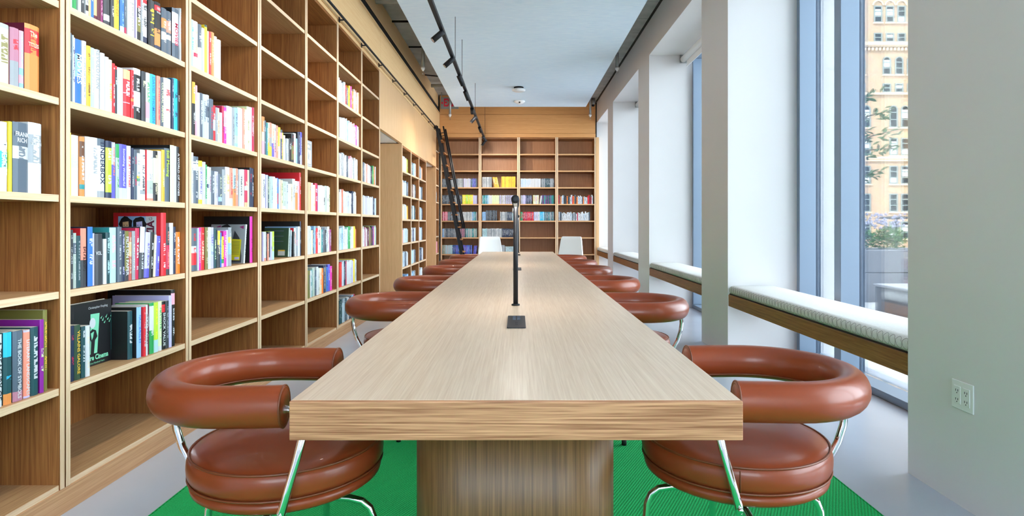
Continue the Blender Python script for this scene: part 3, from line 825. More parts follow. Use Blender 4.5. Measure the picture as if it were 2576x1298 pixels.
# ladder rail and ladder
lr = thing('ladder_rail', 'black metal rail along the top of the bookcases', 'rail', (XL, 0, 3.195))
MB().tube([(.066, Y0 + .2, 0), (.066, 12.75, 0)], .0125, 10).build('rail_tube', M['black'], lr)
brk = MB().tube([(.0125, 0, -.006), (.066, 0, -.006)], .007, 8).box((.0122, -.016, -.03), (.018, .016, .02)).mesh('bracket', M['black'])
yy = 12.55
while yy > Y0 + .3:
    o = link('bracket', brk, lr); o.location = (0, yy, 0); yy -= 0.835
la = thing('library_ladder', 'black rolling ladder with oak treads leaning on the rail', 'ladder', (-1.10, 12.6, 0))
p0, p1 = Vector((0, 0, 0.03)), Vector((-.622, 0, 3.22))
dirv = (p1 - p0).normalized(); nrm = Vector((dirv.z, 0, -dirv.x))
for y in (-.19, .19):
    q = Vector((0, y, 0))
    MB().box((-.03, -.012, 0), (.03, .012, (p1 - p0).length), Matrix.Translation(p0 + q) @ dirv.to_track_quat('Z', 'Y').to_matrix().to_4x4() @ Matrix.Rotation(PI / 2, 4, 'Z')).build('stile', M['black'], la)
    hr0, hr1 = p0 + dirv * 1.02 + nrm * .14 + q, p1 - dirv * .03 + nrm * .14 + q
    h = MB().tube([hr0, hr1], .017, 10).build('handrail', M['black'], la)
    for f in (.06, .5, .94):
        a = hr0.lerp(hr1, f); MB().tube([a, a - nrm * .14], .008, 8).build('handrail_bracket', M['black'], h)
    MB().lathe([(.03, 0), (.03, .02)], 14, Matrix.Translation(p0 + q + Vector((.0, .012 if y > 0 else -.032, 0))) @ Matrix.Rotation(-PI / 2, 4, 'X')).build('wheel', M['black'], la)
    boxobj('rail_hook', (-.675, y - .02, 3.17), (-.612, y + .02, 3.235), M['black'], la, .004)
for k in range(11):
    c = p0 + dirv * (0.27 + .268 * k)
    MB().box((c.x - .055, -.178, c.z - .012), (c.x + .06, .178, c.z + .012)).build('tread', M['oak_y'], la, .003)

# wall outlet
wo = thing('wall_outlet', 'white double wall socket plate on the near pier', 'wall socket', (XR, 2.372, 0.452))
boxobj('plate', (-.006, -.058, -.058), (-.0005, .058, .058), M['plastic_w'], wo, .002)
for sy in (-1, 1):
    rc = boxobj('receptacle', (-.009, sy * .024 - .018, -.036), (-.0061, sy * .024 + .018, .036), M['plastic_w'], wo, .001)
    for sz in (-1, 1):
        for dy in (-.006, .006): boxobj('slot', (-.0096, sy * .024 + dy - .0012, sz * .018 - .004), (-.0091, sy * .024 + dy + .0012, sz * .018 + .005), M['slot'], rc)
        boxobj('slot', (-.0096, sy * .024 - .002, sz * .018 - .012), (-.0091, sy * .024 + .002, sz * .018 - .008), M['slot'], rc)

# ------------------------------------------------------------------ books
def book_geo(w, d, h, cov, spn, ink, bands, seed, hard):
    """returns verts, faces, face colours, face inks, loop uvs of cover + (separately) pages"""
    t = min(0.003 if hard else 0.0012, w * .2); b = min(w * .22, .007); c = min(.006, w * .3)
    P = [(-d, -w / 2), (-b, -w / 2), (0, -w * .27), (0, w * .27), (-b, w / 2), (-d, w / 2), (-d, w / 2 - t), (-c, w / 2 - t), (-c, -w / 2 + t), (-d, -w / 2 + t)]
    zs = sorted(set([0.0, h] + [min(max(q, 0), 1) * h for bd in bands for q in bd[:2]]))
    V = []; Fc = []; Cc = []; Ik = []; UV = []
    for z in zs: V += [(x, y, z) for x, y in P]
    n = 10
    def fcol(k, zm):
        if k in (1, 2, 3):
            for (a, bb, cc) in bands:
                if a * h <= zm <= bb * h: return RGB[cc]
            return RGB[spn]
        if 5 <= k <= 9: return hexc('DDD6C8') if k != 7 else RGB[cov]
        return RGB[cov]
    for r in range(len(zs) - 1):
        zm = (zs[r] + zs[r + 1]) / 2
        for k in range(n):
            l = (k + 1) % n
            Fc.append((r * n + k, r * n + l, (r + 1) * n + l, (r + 1) * n + k))
            cc = fcol(k, zm); Cc.append((*cc, h)); Ik.append((*ink, seed))
            if k in (1, 2, 3):
                u0, u1 = P[k][1] / w + .5, P[l][1] / w + .5
                UV += [(u0, zs[r]), (u1, zs[r]), (u1, zs[r + 1]), (u0, zs[r + 1])]
            else: UV += [(-1, 0)] * 4
    o = (len(zs) - 1) * n
    for base, rev in ((o, False), (0, True)):
        for f in ((0, 1, 8, 9), (1, 2, 3, 4, 7, 8), (4, 5, 6, 7)):
            g = tuple(base + i for i in f)
            Fc.append(tuple(reversed(g)) if rev else g); Cc.append((*RGB[cov], h)); Ik.append((*ink, seed)); UV += [(-1, 0)] * len(f)
    e = .0025 if hard else .0006
    pg = ((-d + e, -w / 2 + t, e), (-c, w / 2 - t, h - e))
    return V, Fc, Cc, Ik, UV, pg
def book_mesh(V, Fc, Cc, Ik, UV):
    me = bpy.data.meshes.new('book'); me.from_pydata(V, [], Fc)
    a = me.attributes.new('col', 'FLOAT_COLOR', 'FACE'); a.data.foreach_set('color', [q for c in Cc for q in c])
    a = me.attributes.new('ink', 'FLOAT_COLOR', 'FACE'); a.data.foreach_set('color', [q for c in Ik for q in c])
    u = me.uv_layers.new(name='UVMap'); u.data.foreach_set('uv', [q for c in UV for q in c])
    me.materials.append(M['book'])
    return me
NBOOK = [0]
def book(w, d, h, loc, col, ink, label, group, bands=(), title=None, lean=0.0, rz=0.0, hard=None, horiz=None, tcol=None, tpos=.5, tsize=None):
    cov, spn = (col.split('/') + [col])[:2] if '/' in col else (col, col)
    hard = (w > .018) if hard is None else hard
    seed = rnd.random()
    inkc = RGB[spn] if (title or horiz) else RGB[ink]
    V, Fc, Cc, Ik, UV, pg = book_geo(w, d, h, cov, spn, inkc, bands, seed, hard)
    o = link('book', book_mesh(V, Fc, Cc, Ik, UV))
    o.location = loc; o.rotation_euler = (lean, 0, rz)
    tag(o, label, 'book', group)
    boxobj('page_block', pg[0], pg[1], M['pages'], o)
    if title:
        s = min(tsize or w * 1.02, w * 1.1, h * .88 / (len(title) * .60))
        text('title', title, s, (.0006, 0, h * tpos), (0, PI / 2, 0), ink_mat(tcol or ink), o, 1.0, bold=s * .018)
    if horiz:
        for (bdy, vz, s) in horiz:
            text('title', bdy, s, (.0006, 0, h * vz), (PI / 2, 0, PI / 2), ink_mat(tcol or ink), o, .8, bold=s * .02)
    NBOOK[0] += 1
    return o
SHN = ['bottom', 'second', 'third', 'fourth', 'fifth', 'sixth', 'seventh', 'top']
OR2 = ORD + ['thirteenth', 'fourteenth', 'fifteenth', 'sixteenth', 'seventeenth', 'eighteenth', 'nineteenth', 'twentieth', 'twenty-first', 'twenty-second',
             'twenty-third', 'twenty-fourth', 'twenty-fifth', 'twenty-sixth', 'twenty-seventh', 'twenty-eighth', 'twenty-ninth', 'thirtieth']
XS = -1.822
def row(unit, k, org, s, spec, hmin=None):
    """one shelf: every entry is 'x0 x1 ytop COVER[/SPINE] INK' in zoom pixels, then optional band=, d=, lean=, =title"""
    zsh = SH[k]
    ylo, yhi = DIV[unit] + .004 + T + .001, DIV[unit + 1] - .004 - T - .001
    items = [e.strip() for e in spec.strip().split('\n') if e.strip()]
    prev = ylo
    for i, e in enumerate(items):
        title = None
        if ' =' in e: e, title = e.split(' =', 1)
        tk = e.split()
        x0, x1, yt = (float(q) for q in tk[:3])
        cv, ik = tk[3], tk[4]
        bands = []; d = None; lean = 0; opt = {}
        for q in tk[5:]:
            kk, vv = q.split(':')
            if kk == 'b':
                a, bb, c = vv.split(','); bands.append((float(a), float(bb), c))
            elif kk == 'd': d = float(vv)
            elif kk == 'lean': lean = float(vv)
            elif kk == 'tc': opt['tcol'] = vv
            elif kk == 'tp': opt['tpos'] = float(vv)
            elif kk == 'ts': opt['tsize'] = float(vv)
            elif kk == 'x': opt['_x'] = float(vv)
        pxa, pxb = org[0] + x0 / s, org[0] + x1 / s
        ya, yb = F * -XS / (VX - pxa), F * -XS / (VX - pxb)
        ya = max(ya, prev + .0006); yb = min(max(yb, ya + .006), yhi)
        if yb - ya < .004: continue
        wd = yb - ya
        ymid = (ya + yb) / 2
        h = CZ + (VY - (org[1] + yt / s)) * ((ya * 0.5 + yb * 0.5)) / F - zsh if yt > -900 else rnd.uniform(.225, .27)
        h = min(max(h, .14), .345)
        d = d or min(.22, max(.125, h * rnd.uniform(.64, .74)))
        xs = XS - opt.pop('_x', rnd.uniform(0, .006))
        zz = zsh + .0006; yc = ymid; wth = wd - .0012
        if lean:
            zz += wth / 2 * math.sin(abs(lean)); wth *= .96
        nm = PAL[cv.split('/')[-1]][0]
        szw = 'tall ' if h > .29 else ('short ' if h < .19 else ('thick ' if wd > .045 else ('thin ' if wd < .017 else '')))
        lab = '%s%s book, %s lettering, %s along the %s shelf of the %s bookcase' % (szw, nm, PAL[ik][0], OR2[i], SHN[k], ORD[unit])
        hz = None
        if title and title.startswith('#'):
            hz = []
            for part in title[1:].split('|'):
                bdy, vz, ss = part.rsplit(',', 2); hz.append((bdy, float(vz), float(ss)))
            title = None
        book(wth, d, h, (xs, yc, zz), cv, ik, lab, 'books on the %s shelf of the %s bookcase' % (SHN[k], ORD[unit]), bands, title, -lean, horiz=hz, **opt)
        prev = yb + (h * math.tan(abs(lean)) * .0)
# --- first bookcase
row(0, 4, (0, 40), 6.493, '''
-160 -5 100 G W
-2 190 135 C OL b:.93,1,SG
200 345 205 MV R b:0,.44,GY
345 425 250 PK LB b:0,.1,LB b:.24,.36,LB
430 670 160 MN/OR C d:.21 b:.56,.93,R =#The,.86,.026|TITLES,.70,.020''')
row(0, 3, (0, 290), 6.18, '''
-150 -4 60 W K
0 155 105 W W b:.34,.58,CY tc:W tp:.46 ts:.03 =THEATER
155 213 100 Y MU d:.2
222 465 120 N/SL W d:.2 b:.48,.66,LG =#FRANK,.83,.023|RICH,.745,.023
470 680 125 LG/W W b:.43,.83,GY =#OPERA,.755,.016|SCREEN,.70,.016''')
row(0, 1, (0, 760), 4.636, '''
-230 -62 330 PB K
-60 58 385 W CH tp:.5 =A TREASURY OF
66 165 352 DT CY b:.66,1,CY b:0,.15,OR
170 290 335 SL W b:0,.14,MV ts:.026 tp:.46 =THE BOOK OF SYMBOLS
295 372 325 SA W b:0,.03,LV b:.97,1,LV tp:.45 =LITERARY LANDSCAPES
376 465 292 DT W d:.2
473 521 205 PU PG d:.25
525 575 92 OL MU d:.27''')
# --- second bookcase
row(1, 5, (165, 0), 8.113, '''
112 165 -999 W SG
175 262 -999 G W
272 330 -999 W PL
335 420 -999 CH W
425 480 -999 W K b:.1,.2,K
482 530 -999 TN W
535 600 -999 B W
605 670 -999 MN TN b:.1,.5,TN
672 740 -999 MN MN
742 800 -999 PL PK
808 930 -999 CH W b:.1,.22,LG
935 1005 -999 CH W
1020 1140 -999 Y O b:.0,.06,MU
1150 1230 -999 B LB b:0,.14,PB
1232 1270 -999 SL GY b:0,.14,CR
1276 1320 -999 W GY
1322 1430 -999 C GY b:.42,.43,GY b:.72,.73,GY
1440 1464 -999 LV W
1466 1550 -999 K W b:.7,1,R b:.2,.5,OL
1552 1600 -999 GY W
1605 1700 -999 W K b:.0,.16,N b:.84,.92,R
1703 1745 -999 K K
1750 1832 20 CH Y b:.26,.28,Y b:.52,.55,Y b:.76,.8,Y
1840 1960 60 K W b:.82,.93,R b:.1,.45,OR b:.03,.1,N tp:.85 =#1001,.87,.02|MOVIES,.79,.012
1982 2080 180 SL W b:.56,.78,OR b:.3,.48,LG
2092 2185 245 SL W b:.52,.78,SA b:.36,.47,LG
2215 2345 190 K/W CR d:.24 b:0,.31,SL b:.92,1,SL tc:CR ts:.036 =MOVIES
2350 2450 175 W O b:.94,1,LG''')
row(1, 4, (165, 70), 4.994, '''
66 90 65 SL GY
90 113 95 PB SL
115 140 125 LV K
142 220 150 W/B W b:.42,.78,LB tc:W ts:.05 tp:.55 =MOVIES
222 276 170 W GY
278 330 230 MU BR b:.24,.8,MU
332 388 255 PC W
390 450 278 W GY ts:.028 tp:.68 =REVOLUTION
452 506 322 W PG
508 555 370 LG LV
555 608 405 C MU
610 640 450 R W
641 668 482 CH W b:.93,1,R
670 745 508 PB W
746 833 535 R W b:.8,1,TN b:.5,.52,PK b:.3,.32,PK
835 870 535 R PK b:.36,.42,OR
876 968 520 W/K W b:.26,.56,LG b:.88,1,W
970 1020 552 CH PG
1022 1070 570 W G b:.1,.42,PK
1072 1156 590 CY B ts:.028 tc:B =DAVID THOMSON
1158 1200 610 SA CR
1202 1250 628 SL PG ts:.022 tc:PG =CULTURAL AMNESIA
1252 1341 642 W R
1343 1366 640 N W
1368 1420 642 CY N
1421 1441 665 K W tp:.65 =LULU''')
row(1, 3, (165, 320), 6.49, '''
75 105 92 Y Y
106 255 135 W PG b:.46,.68,LG
257 336 158 OR W b:.66,.92,BR b:.12,.2,T
340 430 160 W LG
430 541 175 W GY
545 669 195 W N b:.88,1,SL b:0,.11,GY ts:.034 tc:N tp:.6 =TINDERBOX
680 779 228 N W b:.1,.88,LM
782 836 250 LV O b:0,.6,VI
838 892 278 SG G b:.75,1,G
893 1030 285 VI W b:0,.2,PB ts:.03 tp:.58 =Something Wonderful
1032 1096 308 W R
1097 1131 342 N W
1132 1186 375 SL CR
1187 1251 428 W GY b:.4,.46,G b:.46,.52,Y
1254 1336 372 GY/W K b:.12,.2,GY
1337 1344 372 R R
1345 1452 383 W GY b:0,.05,SA b:.14,.4,SG
1455 1521 392 K C b:.36,.86,PG
1522 1591 392 C W
1594 1641 372 MU C
1645 1726 348 SL LM tc:LM tp:.72 ts:.03 =Still Moving
1728 1790 298 K/PG LG d:.27
1791 1826 312 LG W
1827 1866 322 K W ts:.034 =A WORLD OF MOVIES''')
g1d = '''
75 131 345 CH GY
135 183 392 SG W b:.62,.82,SL
187 245 432 DT GY
247 329 322 R/SA K b:0,.46,CH d:.2
345 418 300 N/B W
420 455 395 LV LG
458 568 405 CH W =#VOL. 2,.62,.022
572 622 480 W LG
625 686 385 DT PC
688 786 312 T/PC PK
787 845 302 SL LG
848 896 352 N LV
897 960 362 OL W b:0,.2,CH ts:.03 tp:.5 =FILM ON PAPER
962 1005 376 TR C b:.5,.8,TN
1007 1050 362 GY W
1052 1110 320 CR W lean:.03
1112 1180 302 CH W lean:.05 b:.5,1,W
1182 1255 382 LV VI lean:.06 b:0,.2,VI
1258 1310 382 K W lean:.06
1312 1346 420 C SG lean:.06
1350 1405 438 VI W lean:.06
1437 1510 92 R W d:.25
1515 1560 302 CH SA b:.12,.62,CR
1562 1615 242 GY/W LG d:.2
1618 1656 297 N W
1660 1725 377 O W'''
row(1, 2, (165, 520), 5.9, g1d)
row(1, 1, (165, 720), 5.194, '''
62 82 470 N W
86 136 523 N CR
139 216 508 DG MU ts:.028 tc:MU =VILLAINS GALORE
218 271 528 DT W
273 335 515 W C''')
row(1, 1, (165, 720), 5.194, '''
908 966 325 K/DT W d:.2 x:.03
970 1026 272 K/LB B d:.22 x:.01
1030 1056 272 R W
1058 1081 245 W MN
1083 1111 240 MN GY
1113 1168 218 G W b:.46,.94,W
1170 1226 212 LM Y b:0,.25,PC
1228 1272 198 PG G b:0,.1,W
1275 1316 202 K W b:.78,.94,R ts:.026 tp:.42 =SHOCK VALUE
1318 1357 192 CH GY
1360 1394 122 LV W d:.3
1396 1440 48 K W b:.74,.94,PK d:.34''')
# --- third bookcase
row(2, 5, (475, 40), 7.64, '''
68 116 80 PC CY
130 199 115 C TN b:.26,.34,CR
200 263 170 W/W W b:.5,1,SL
265 330 240 SG C b:.74,.95,C
333 376 182 Y OR b:.96,1,DT
378 404 297 C TN
405 451 312 R W
453 514 322 OR TN
516 566 402 W LG
568 632 468 W LG''')
row(2, 4, (475, 180), 6.18, '''
70 113 165 K W b:.6,1,MU
115 150 218 PK W b:.3,.7,W
151 191 332 W PK
193 236 338 SL W
237 281 358 PB SL
283 336 368 PB N b:.5,.75,SL b:.65,.75,Y
340 395 432 SL CR
396 431 528 R W b:.3,.6,W
432 463 562 GY W
464 491 572 C O
492 526 642 PB LV
527 554 538 CR MN d:.2
555 603 562 MG W b:.48,.9,PK
605 691 548 W PB
693 726 568 GY SL
727 779 572 LB SL b:.1,.3,SG
780 861 573 W LG
862 889 577 SA W
890 916 592 C PK
917 951 548 PG OL
952 990 558 LV W
992 1022 562 CR W
1023 1048 562 PK W''')
row(2, 3, (475, 370), 7.633, '''
72 111 108 W GY
115 213 185 SL W b:.7,.84,LG b:.86,.89,W
215 279 265 Y VI b:.1,.86,W
282 336 288 LV W
340 373 338 G W b:0,.14,SG
375 413 378 W LV b:.44,.54,N
415 449 393 LG PL
455 509 458 SL W
512 589 473 LV GY
592 656 518 SL PG b:.12,.26,LB
660 718 432 GY PG d:.2
720 803 388 GY/W MU d:.21
805 859 403 SA R b:0,.2,LG
862 919 412 PC SL b:0,.46,OR
920 966 412 SA W
968 987 432 GY SL
988 1037 437 LG K
1038 1088 432 W LG
1090 1136 437 CR C b:0,.12,TN b:.44,.56,LG
1138 1176 442 C W
1185 1219 397 K/N R d:.24
1220 1256 412 N W''')
row(2, 2, (475, 530), 7.633, '''
80 176 335 SL R b:.14,.42,R b:.42,.58,W
178 202 335 PB LG
205 249 328 MG W
250 333 322 R C
335 381 322 OL C
383 436 318 W LG
438 496 322 LV VI b:.3,.6,PB
498 546 342 DT PG
548 565 372 CH GY
567 619 388 CH C b:.62,1,Y
621 644 422 B PB
646 686 497 Y K b:0,.12,PK b:.12,.26,G
690 739 392 MG W
740 776 372 LV W
779 831 322 GY W b:.3,.6,LB b:.6,.75,Y
1215 1258 112 K/MG PL d:.32 x:.01''')
# --- fourth bookcase
row(3, 4, (655, 280), 9.275, '''
55 109 130 C W b:0,.36,PK b:.6,1,OR
115 156 218 SL PB
157 189 272 T W
190 233 268 C OR b:0,.4,Y
235 291 270 SA GY b:0,.3,Y b:.3,.56,GY
293 339 298 C SA b:0,.42,VI
341 386 313 LG K b:0,.3,PK
388 433 338 SA C
440 481 378 Y W b:0,.4,W
488 523 435 SL PK b:.7,.9,PK
525 548 500 Y C
552 601 562 W C b:.7,1,C
603 641 642 GY W
643 683 642 LG GY
686 741 635 K W
746 796 532 K R b:.1,.6,OL
798 852 518 W PG
853 880 640 LB PB
890 941 493 K/N GY d:.23
943 1018 493 VI W b:.0,.3,LV''')
row(3, 3, (655, 420), 10.82, '''
75 171 195 W SL
175 219 218 LV W
221 263 233 DT PG
266 306 262 SG GY
308 363 262 PC SL
366 423 268 W PB
425 477 313 W LB
479 516 303 B CR b:.16,.5,CR
518 561 343 PB W
563 585 362 OR BR
588 643 363 PG OL
646 723 393 SG W b:0,.12,W
726 776 403 PB SL
778 830 463 W LG
833 886 463 C OL
891 961 328 LG GY
963 1036 388 W OR b:0,.6,OR
1041 1078 393 PK W
1086 1122 158 R W d:.40''')
row(3, 2, (655, 540), 9.983, '''
75 110 432 LV W
111 151 432 W LG b:0,.1,SA
155 190 452 CH GY
192 222 482 SA C
225 266 432 K W b:.0,.1,LG
269 313 432 LV VI
316 360 422 LM PC b:0,.3,PC
842 868 425 K W
873 911 335 R/W SA d:.24
916 958 303 LB/GY PK d:.26
961 1005 298 LB/W PB d:.26
1011 1034 168 K/N W d:.36''')

# --- books with covers showing
def plate(name, pts, y, m, parent, th=.0005):
    """flat print on a cover lying in the local x-z plane at local y"""
    n = len(pts); s = 1 if y > 0 else -1
    vs = [(x, y, z) for x, z in pts] + [(x, y + s * th, z) for x, z in pts]
    fs = [tuple(range(n)), tuple(range(n, 2 * n))] + [(k, (k + 1) % n, n + (k + 1) % n, n + k) for k in range(n)]
    return MB().add(vs, fs).build(name, m, parent)
def rect(x0, z0, x1, z1): return [(x0, z0), (x1, z0), (x1, z1), (x0, z1)]
def blob(cx, cz, rx, rz, n=14, w=0.0, ph=0): return [(cx + rx * math.cos(2 * PI * k / n) * (1 + w * math.sin(3 * k + ph)), cz + rz * math.sin(2 * PI * k / n) * (1 + w * math.cos(2 * k + ph))) for k in range(n)]
MINT = plain('print_mint', hexc('7FD3AE'), .5)
# face-out black and mint film book
vb = book(.036, .245, .292, (-1.955, 2.552, SH[1] + .0006), 'K', 'G', 'black book with mint figure and film title, standing face out on a low shelf',
          'books on the second shelf of the second bookcase', rz=-PI / 2, hard=True)
yq = .0183
plate('print_panel', [(-.105, .055), (-.150, .055), (-.165, .235), (-.108, .237)], yq, MINT, vb)
plate('print_moon', blob(-.120, .195, .019, .024), yq + .0006, ink_mat('W'), vb)
plate('print_figure', [(-.10, .155), (-.118, .168), (-.14, .160), (-.15, .13), (-.135, .115), (-.128, .055), (-.108, .055), (-.112, .11), (-.094, .14)], yq + .0008, ink_mat('K'), vb)
plate('print_ruff', [(-.108, .150), (-.128, .156), (-.122, .130), (-.114, .118)], yq + .0011, MINT, vb)
for k in range(7):
    a = -.170 - .011 * k
    plate('print_bird', [(a, .21 - .012 * (k % 3)), (a - .013, .219 - .012 * (k % 3) + .004 * (k % 2)), (a - .007, .206 - .012 * (k % 3))], yq, MINT, vb)
TR_ = (PI / 2, 0, PI)        # lettering on a cover that faces local +y
text('title', 'Vampire Cinema', .032, (-.128, yq + .001, .036), TR_, MINT, vb, .86, bold=.0012)
text('title', 'The First One Hundred Years', .0125, (-.128, yq + .001, .012), TR_, MINT, vb, .9)
text('title', 'Christopher Frayling', .015, (-.155, yq + .001, .265), TR_, ink_mat('W'), vb, 1.0)
# red volume with two printed heads: find it and add the print
def find(lbl):
    for o in COL.objects:
        if o.get('label', '').startswith(lbl): return o
rb = [o for o in COL.objects if o.name.startswith('book') and o.get('group') == 'books on the third shelf of the second bookcase' and 'tall red' in o.get('label', '')]
if rb:
    rb = rb[0]; rb['label'] = 'tall red book with two printed heads on its cover, third shelf of the second bookcase'
    hy = -max(abs(v.co.y) for v in rb.data.vertices) - .0002
    hh = max(v.co.z for v in rb.data.vertices)
    plate('print_sky', rect(-.225, .06, -.085, hh - .018), hy, ink_mat('LB'), rb)
    plate('print_strip', rect(-.0845, .06, -.030, hh - .018), hy, ink_mat('LG'), rb)
    for cx, m_ in ((-.188, 'TN'), (-.118, 'LV')):
        plate('print_hair', blob(cx + .002, hh - .058, .034, .038, w=.10, ph=cx * 40), hy - .0005, ink_mat('K'), rb)
        plate('print_face', [(cx - .014, hh - .048), (cx + .016, hh - .044), (cx + .018, hh - .085), (cx + .004, hh - .105), (cx - .012, hh - .085)], hy - .0010, ink_mat(m_), rb)
        for ex_ in (-.006, .009): plate('print_eye', rect(cx + ex_ - .004, hh - .066, cx + ex_ + .004, hh - .063), hy - .0015, ink_mat('K'), rb)
    text('title', 'ZIA', .052, (-.058, hy - .0008, hh - .082), (PI / 2, -PI / 2, 0), ink_mat('MN'), rb, 1, bold=.002)
    text('title', 'G', .024, (-.058, hy - .0008, hh - .032), (PI / 2, -PI / 2, 0), ink_mat('CH'), rb, 1)
kb = [o for o in COL.objects if o.get('group') == 'books on the second shelf of the second bookcase' and 'dark teal book' in o.get('label', '') and o.location.x < -1.845]
if kb:
    kb = kb[0]; hy = -max(abs(v.co.y) for v in kb.data.vertices) - .0002; hh = max(v.co.z for v in kb.data.vertices)
    kb['label'] = 'dark teal spined book with black back cover showing, beside the face-out vampire book'
    for z in (.20, .165, .13):
        for q in range(4): plate('print_line', rect(-.17, hh * z / .24 - q * .007, -.105 - .008 * (q == 3), hh * z / .24 - q * .007 + .0025), hy, ink_mat('SL'), kb)
    plate('print_stripe', rect(-.088, .05, -.084, hh - .002), hy, ink_mat('T'), kb)
    plate('barcode', rect(-.17, .012, -.145, .04), hy, ink_mat('GY'), kb)
# silver cover leaning before the magenta spined book, yellow panel on it
ysv = F * 1.83 / (VX - (475 + 1085 / 7.633))
sb = book(.016, .235, .262, (-1.83, ysv - .012, SH[2] + .003), 'GY/W', 'K', 'thin silver book with dark hair print and yellow panel, leaning on a black cover',
          'books on the third shelf of the third bookcase', lean=-.13, hard=False)
hy = -.0082
plate('print_hair', blob(-.135, .225, .040, .036, w=.08) , hy, ink_mat('K'), sb)
plate('print_dark_shape', [(-.11, .02), (-.075, .22), (-.04, .17), (-.02, .05), (-.02, .004), (-.12, .004)], hy - .0001, ink_mat('CH'), sb)  # dark shape printed on the cover
plate('print_panel', [(-.13, .022), (-.030, .020), (-.026, .160), (-.13, .165)], hy - .0008, ink_mat('OL') if False else plain('print_acid_yellow', hexc('CFC81E'), .5), sb)
for k in range(10): plate('print_line', rect(-.125, .06 + k * .0095, -.035, .0635 + k * .0095), hy - .0014, ink_mat('OL'), sb)
plate('barcode', rect(-.065, .026, -.035, .042), hy - .0014, ink_mat('LV'), sb)
for x0 in (-.20, -.045): plate('print_flourish', [(x0, .245), (x0 + .03, .255), (x0 + .03, .23)], hy - .0002, ink_mat('PL'), sb)
# dark green back cover leaning in the fourth bookcase
ydg = F * 1.84 / (VX - (655 + 735 / 9.983))
gb = book(.020, .200, .232, (-1.84, ydg - .016, SH[2] + .003), 'DG/SG', 'K', 'leaning dark green book with its back cover and barcode showing, fourth bookcase',
          'books on the third shelf of the fourth bookcase', lean=-.10, hard=False)
hy = -.0102
for k in range(6): plate('print_line', rect(-.17, .205 - k * .021, -.045 - .02 * (k % 2), .211 - k * .021), hy, ink_mat('DT' if k % 2 else 'SL'), gb)
plate('barcode', rect(-.085, .010, -.03, .045), hy, ink_mat('LG'), gb); plate('print_band', rect(-.085, .0452, -.03, .055), hy, ink_mat('MU'), gb)
book(.014, .17, .215, (-1.835, ydg + .017, SH[2] + .002), 'PB', 'DG', 'pale blue slanted book behind the leaning dark green cover', 'books on the third shelf of the fourth bookcase', lean=-.06)
# small grey book face out, fifth bookcase
fb = book(.035, .165, .232, (-1.842, DIV[4] + .040, SH[4] + .0006), 'GY/SL', 'GY', 'small grey ornamented book alone, face out on an otherwise empty shelf', None, rz=-PI / 2)
fb.location = (-1.842, DIV[4] + .035, SH[4] + .0006)
plate('print_border', rect(-.155, .014, -.012, .218), .0177, ink_mat('LG'), fb)
plate('print_inner', rect(-.148, .021, -.019, .211), .0183, ink_mat('GY'), fb)
plate('print_panel', rect(-.135, .03, -.032, .150), .0189, ink_mat('W'), fb)
plate('print_motif', blob(-.083, .095, .014, .035, w=.3), .0195, ink_mat('GY'), fb)
plate('print_motif', blob(-.083, .18, .03, .014, w=.2), .0189, ink_mat('LG'), fb)

# --- fifth bookcase, measured more loosely
def run(unit, k, x0, x1, cols, h0=.22, h1=.25, deep=None):
    ya, yb = F * -XS / (VX - x0), F * -XS / (VX - x1)
    ya = max(ya, DIV[unit] + .004 + T + .002)
    n = len(cols); ws = [rnd.uniform(.6, 1.4) for _ in cols]; tot = sum(ws); y = ya
    for i, (c, wi) in enumerate(zip(cols, ws)):
        wd = (yb - ya) * wi / tot; cc, ik = c.split('.')
        h = rnd.uniform(h0, h1)
        lab = '%s book with %s lettering, %s along the %s shelf of the %s bookcase' % (PAL[cc.split('/')[-1]][0], PAL[ik][0], OR2[i], SHN[k], ORD[unit])
        book(wd - .001, min(.24, h * .72), h, (XS - rnd.uniform(0, .008), y + wd / 2, SH[k] + .0006), cc, ik, lab, 'books on the %s shelf of the %s bookcase' % (SHN[k], ORD[unit]))
        y += wd
run(4, 3, 777, 832, 'TN.GY W.C C.TN CR.W LV.W W.LG LG.K SG.GY LG.SL PG.K'.split(), .235, .255)
run(4, 2, 776, 835, 'W.SG PC.W C.GY SL.LB LB.N R.W W.K C.PK T.W SL.GY CH.W PB.SL W.CR PL.W'.split(), .21, .25)
run(4, 1, 776, 838, 'OL.SL W.T T.W SG.W SL.PC W.LG LG.K C.SA O.W N.W SL.OL B.N VI.W MG.PK'.split(), .23, .26)
print('books as single objects:', NBOOK[0])

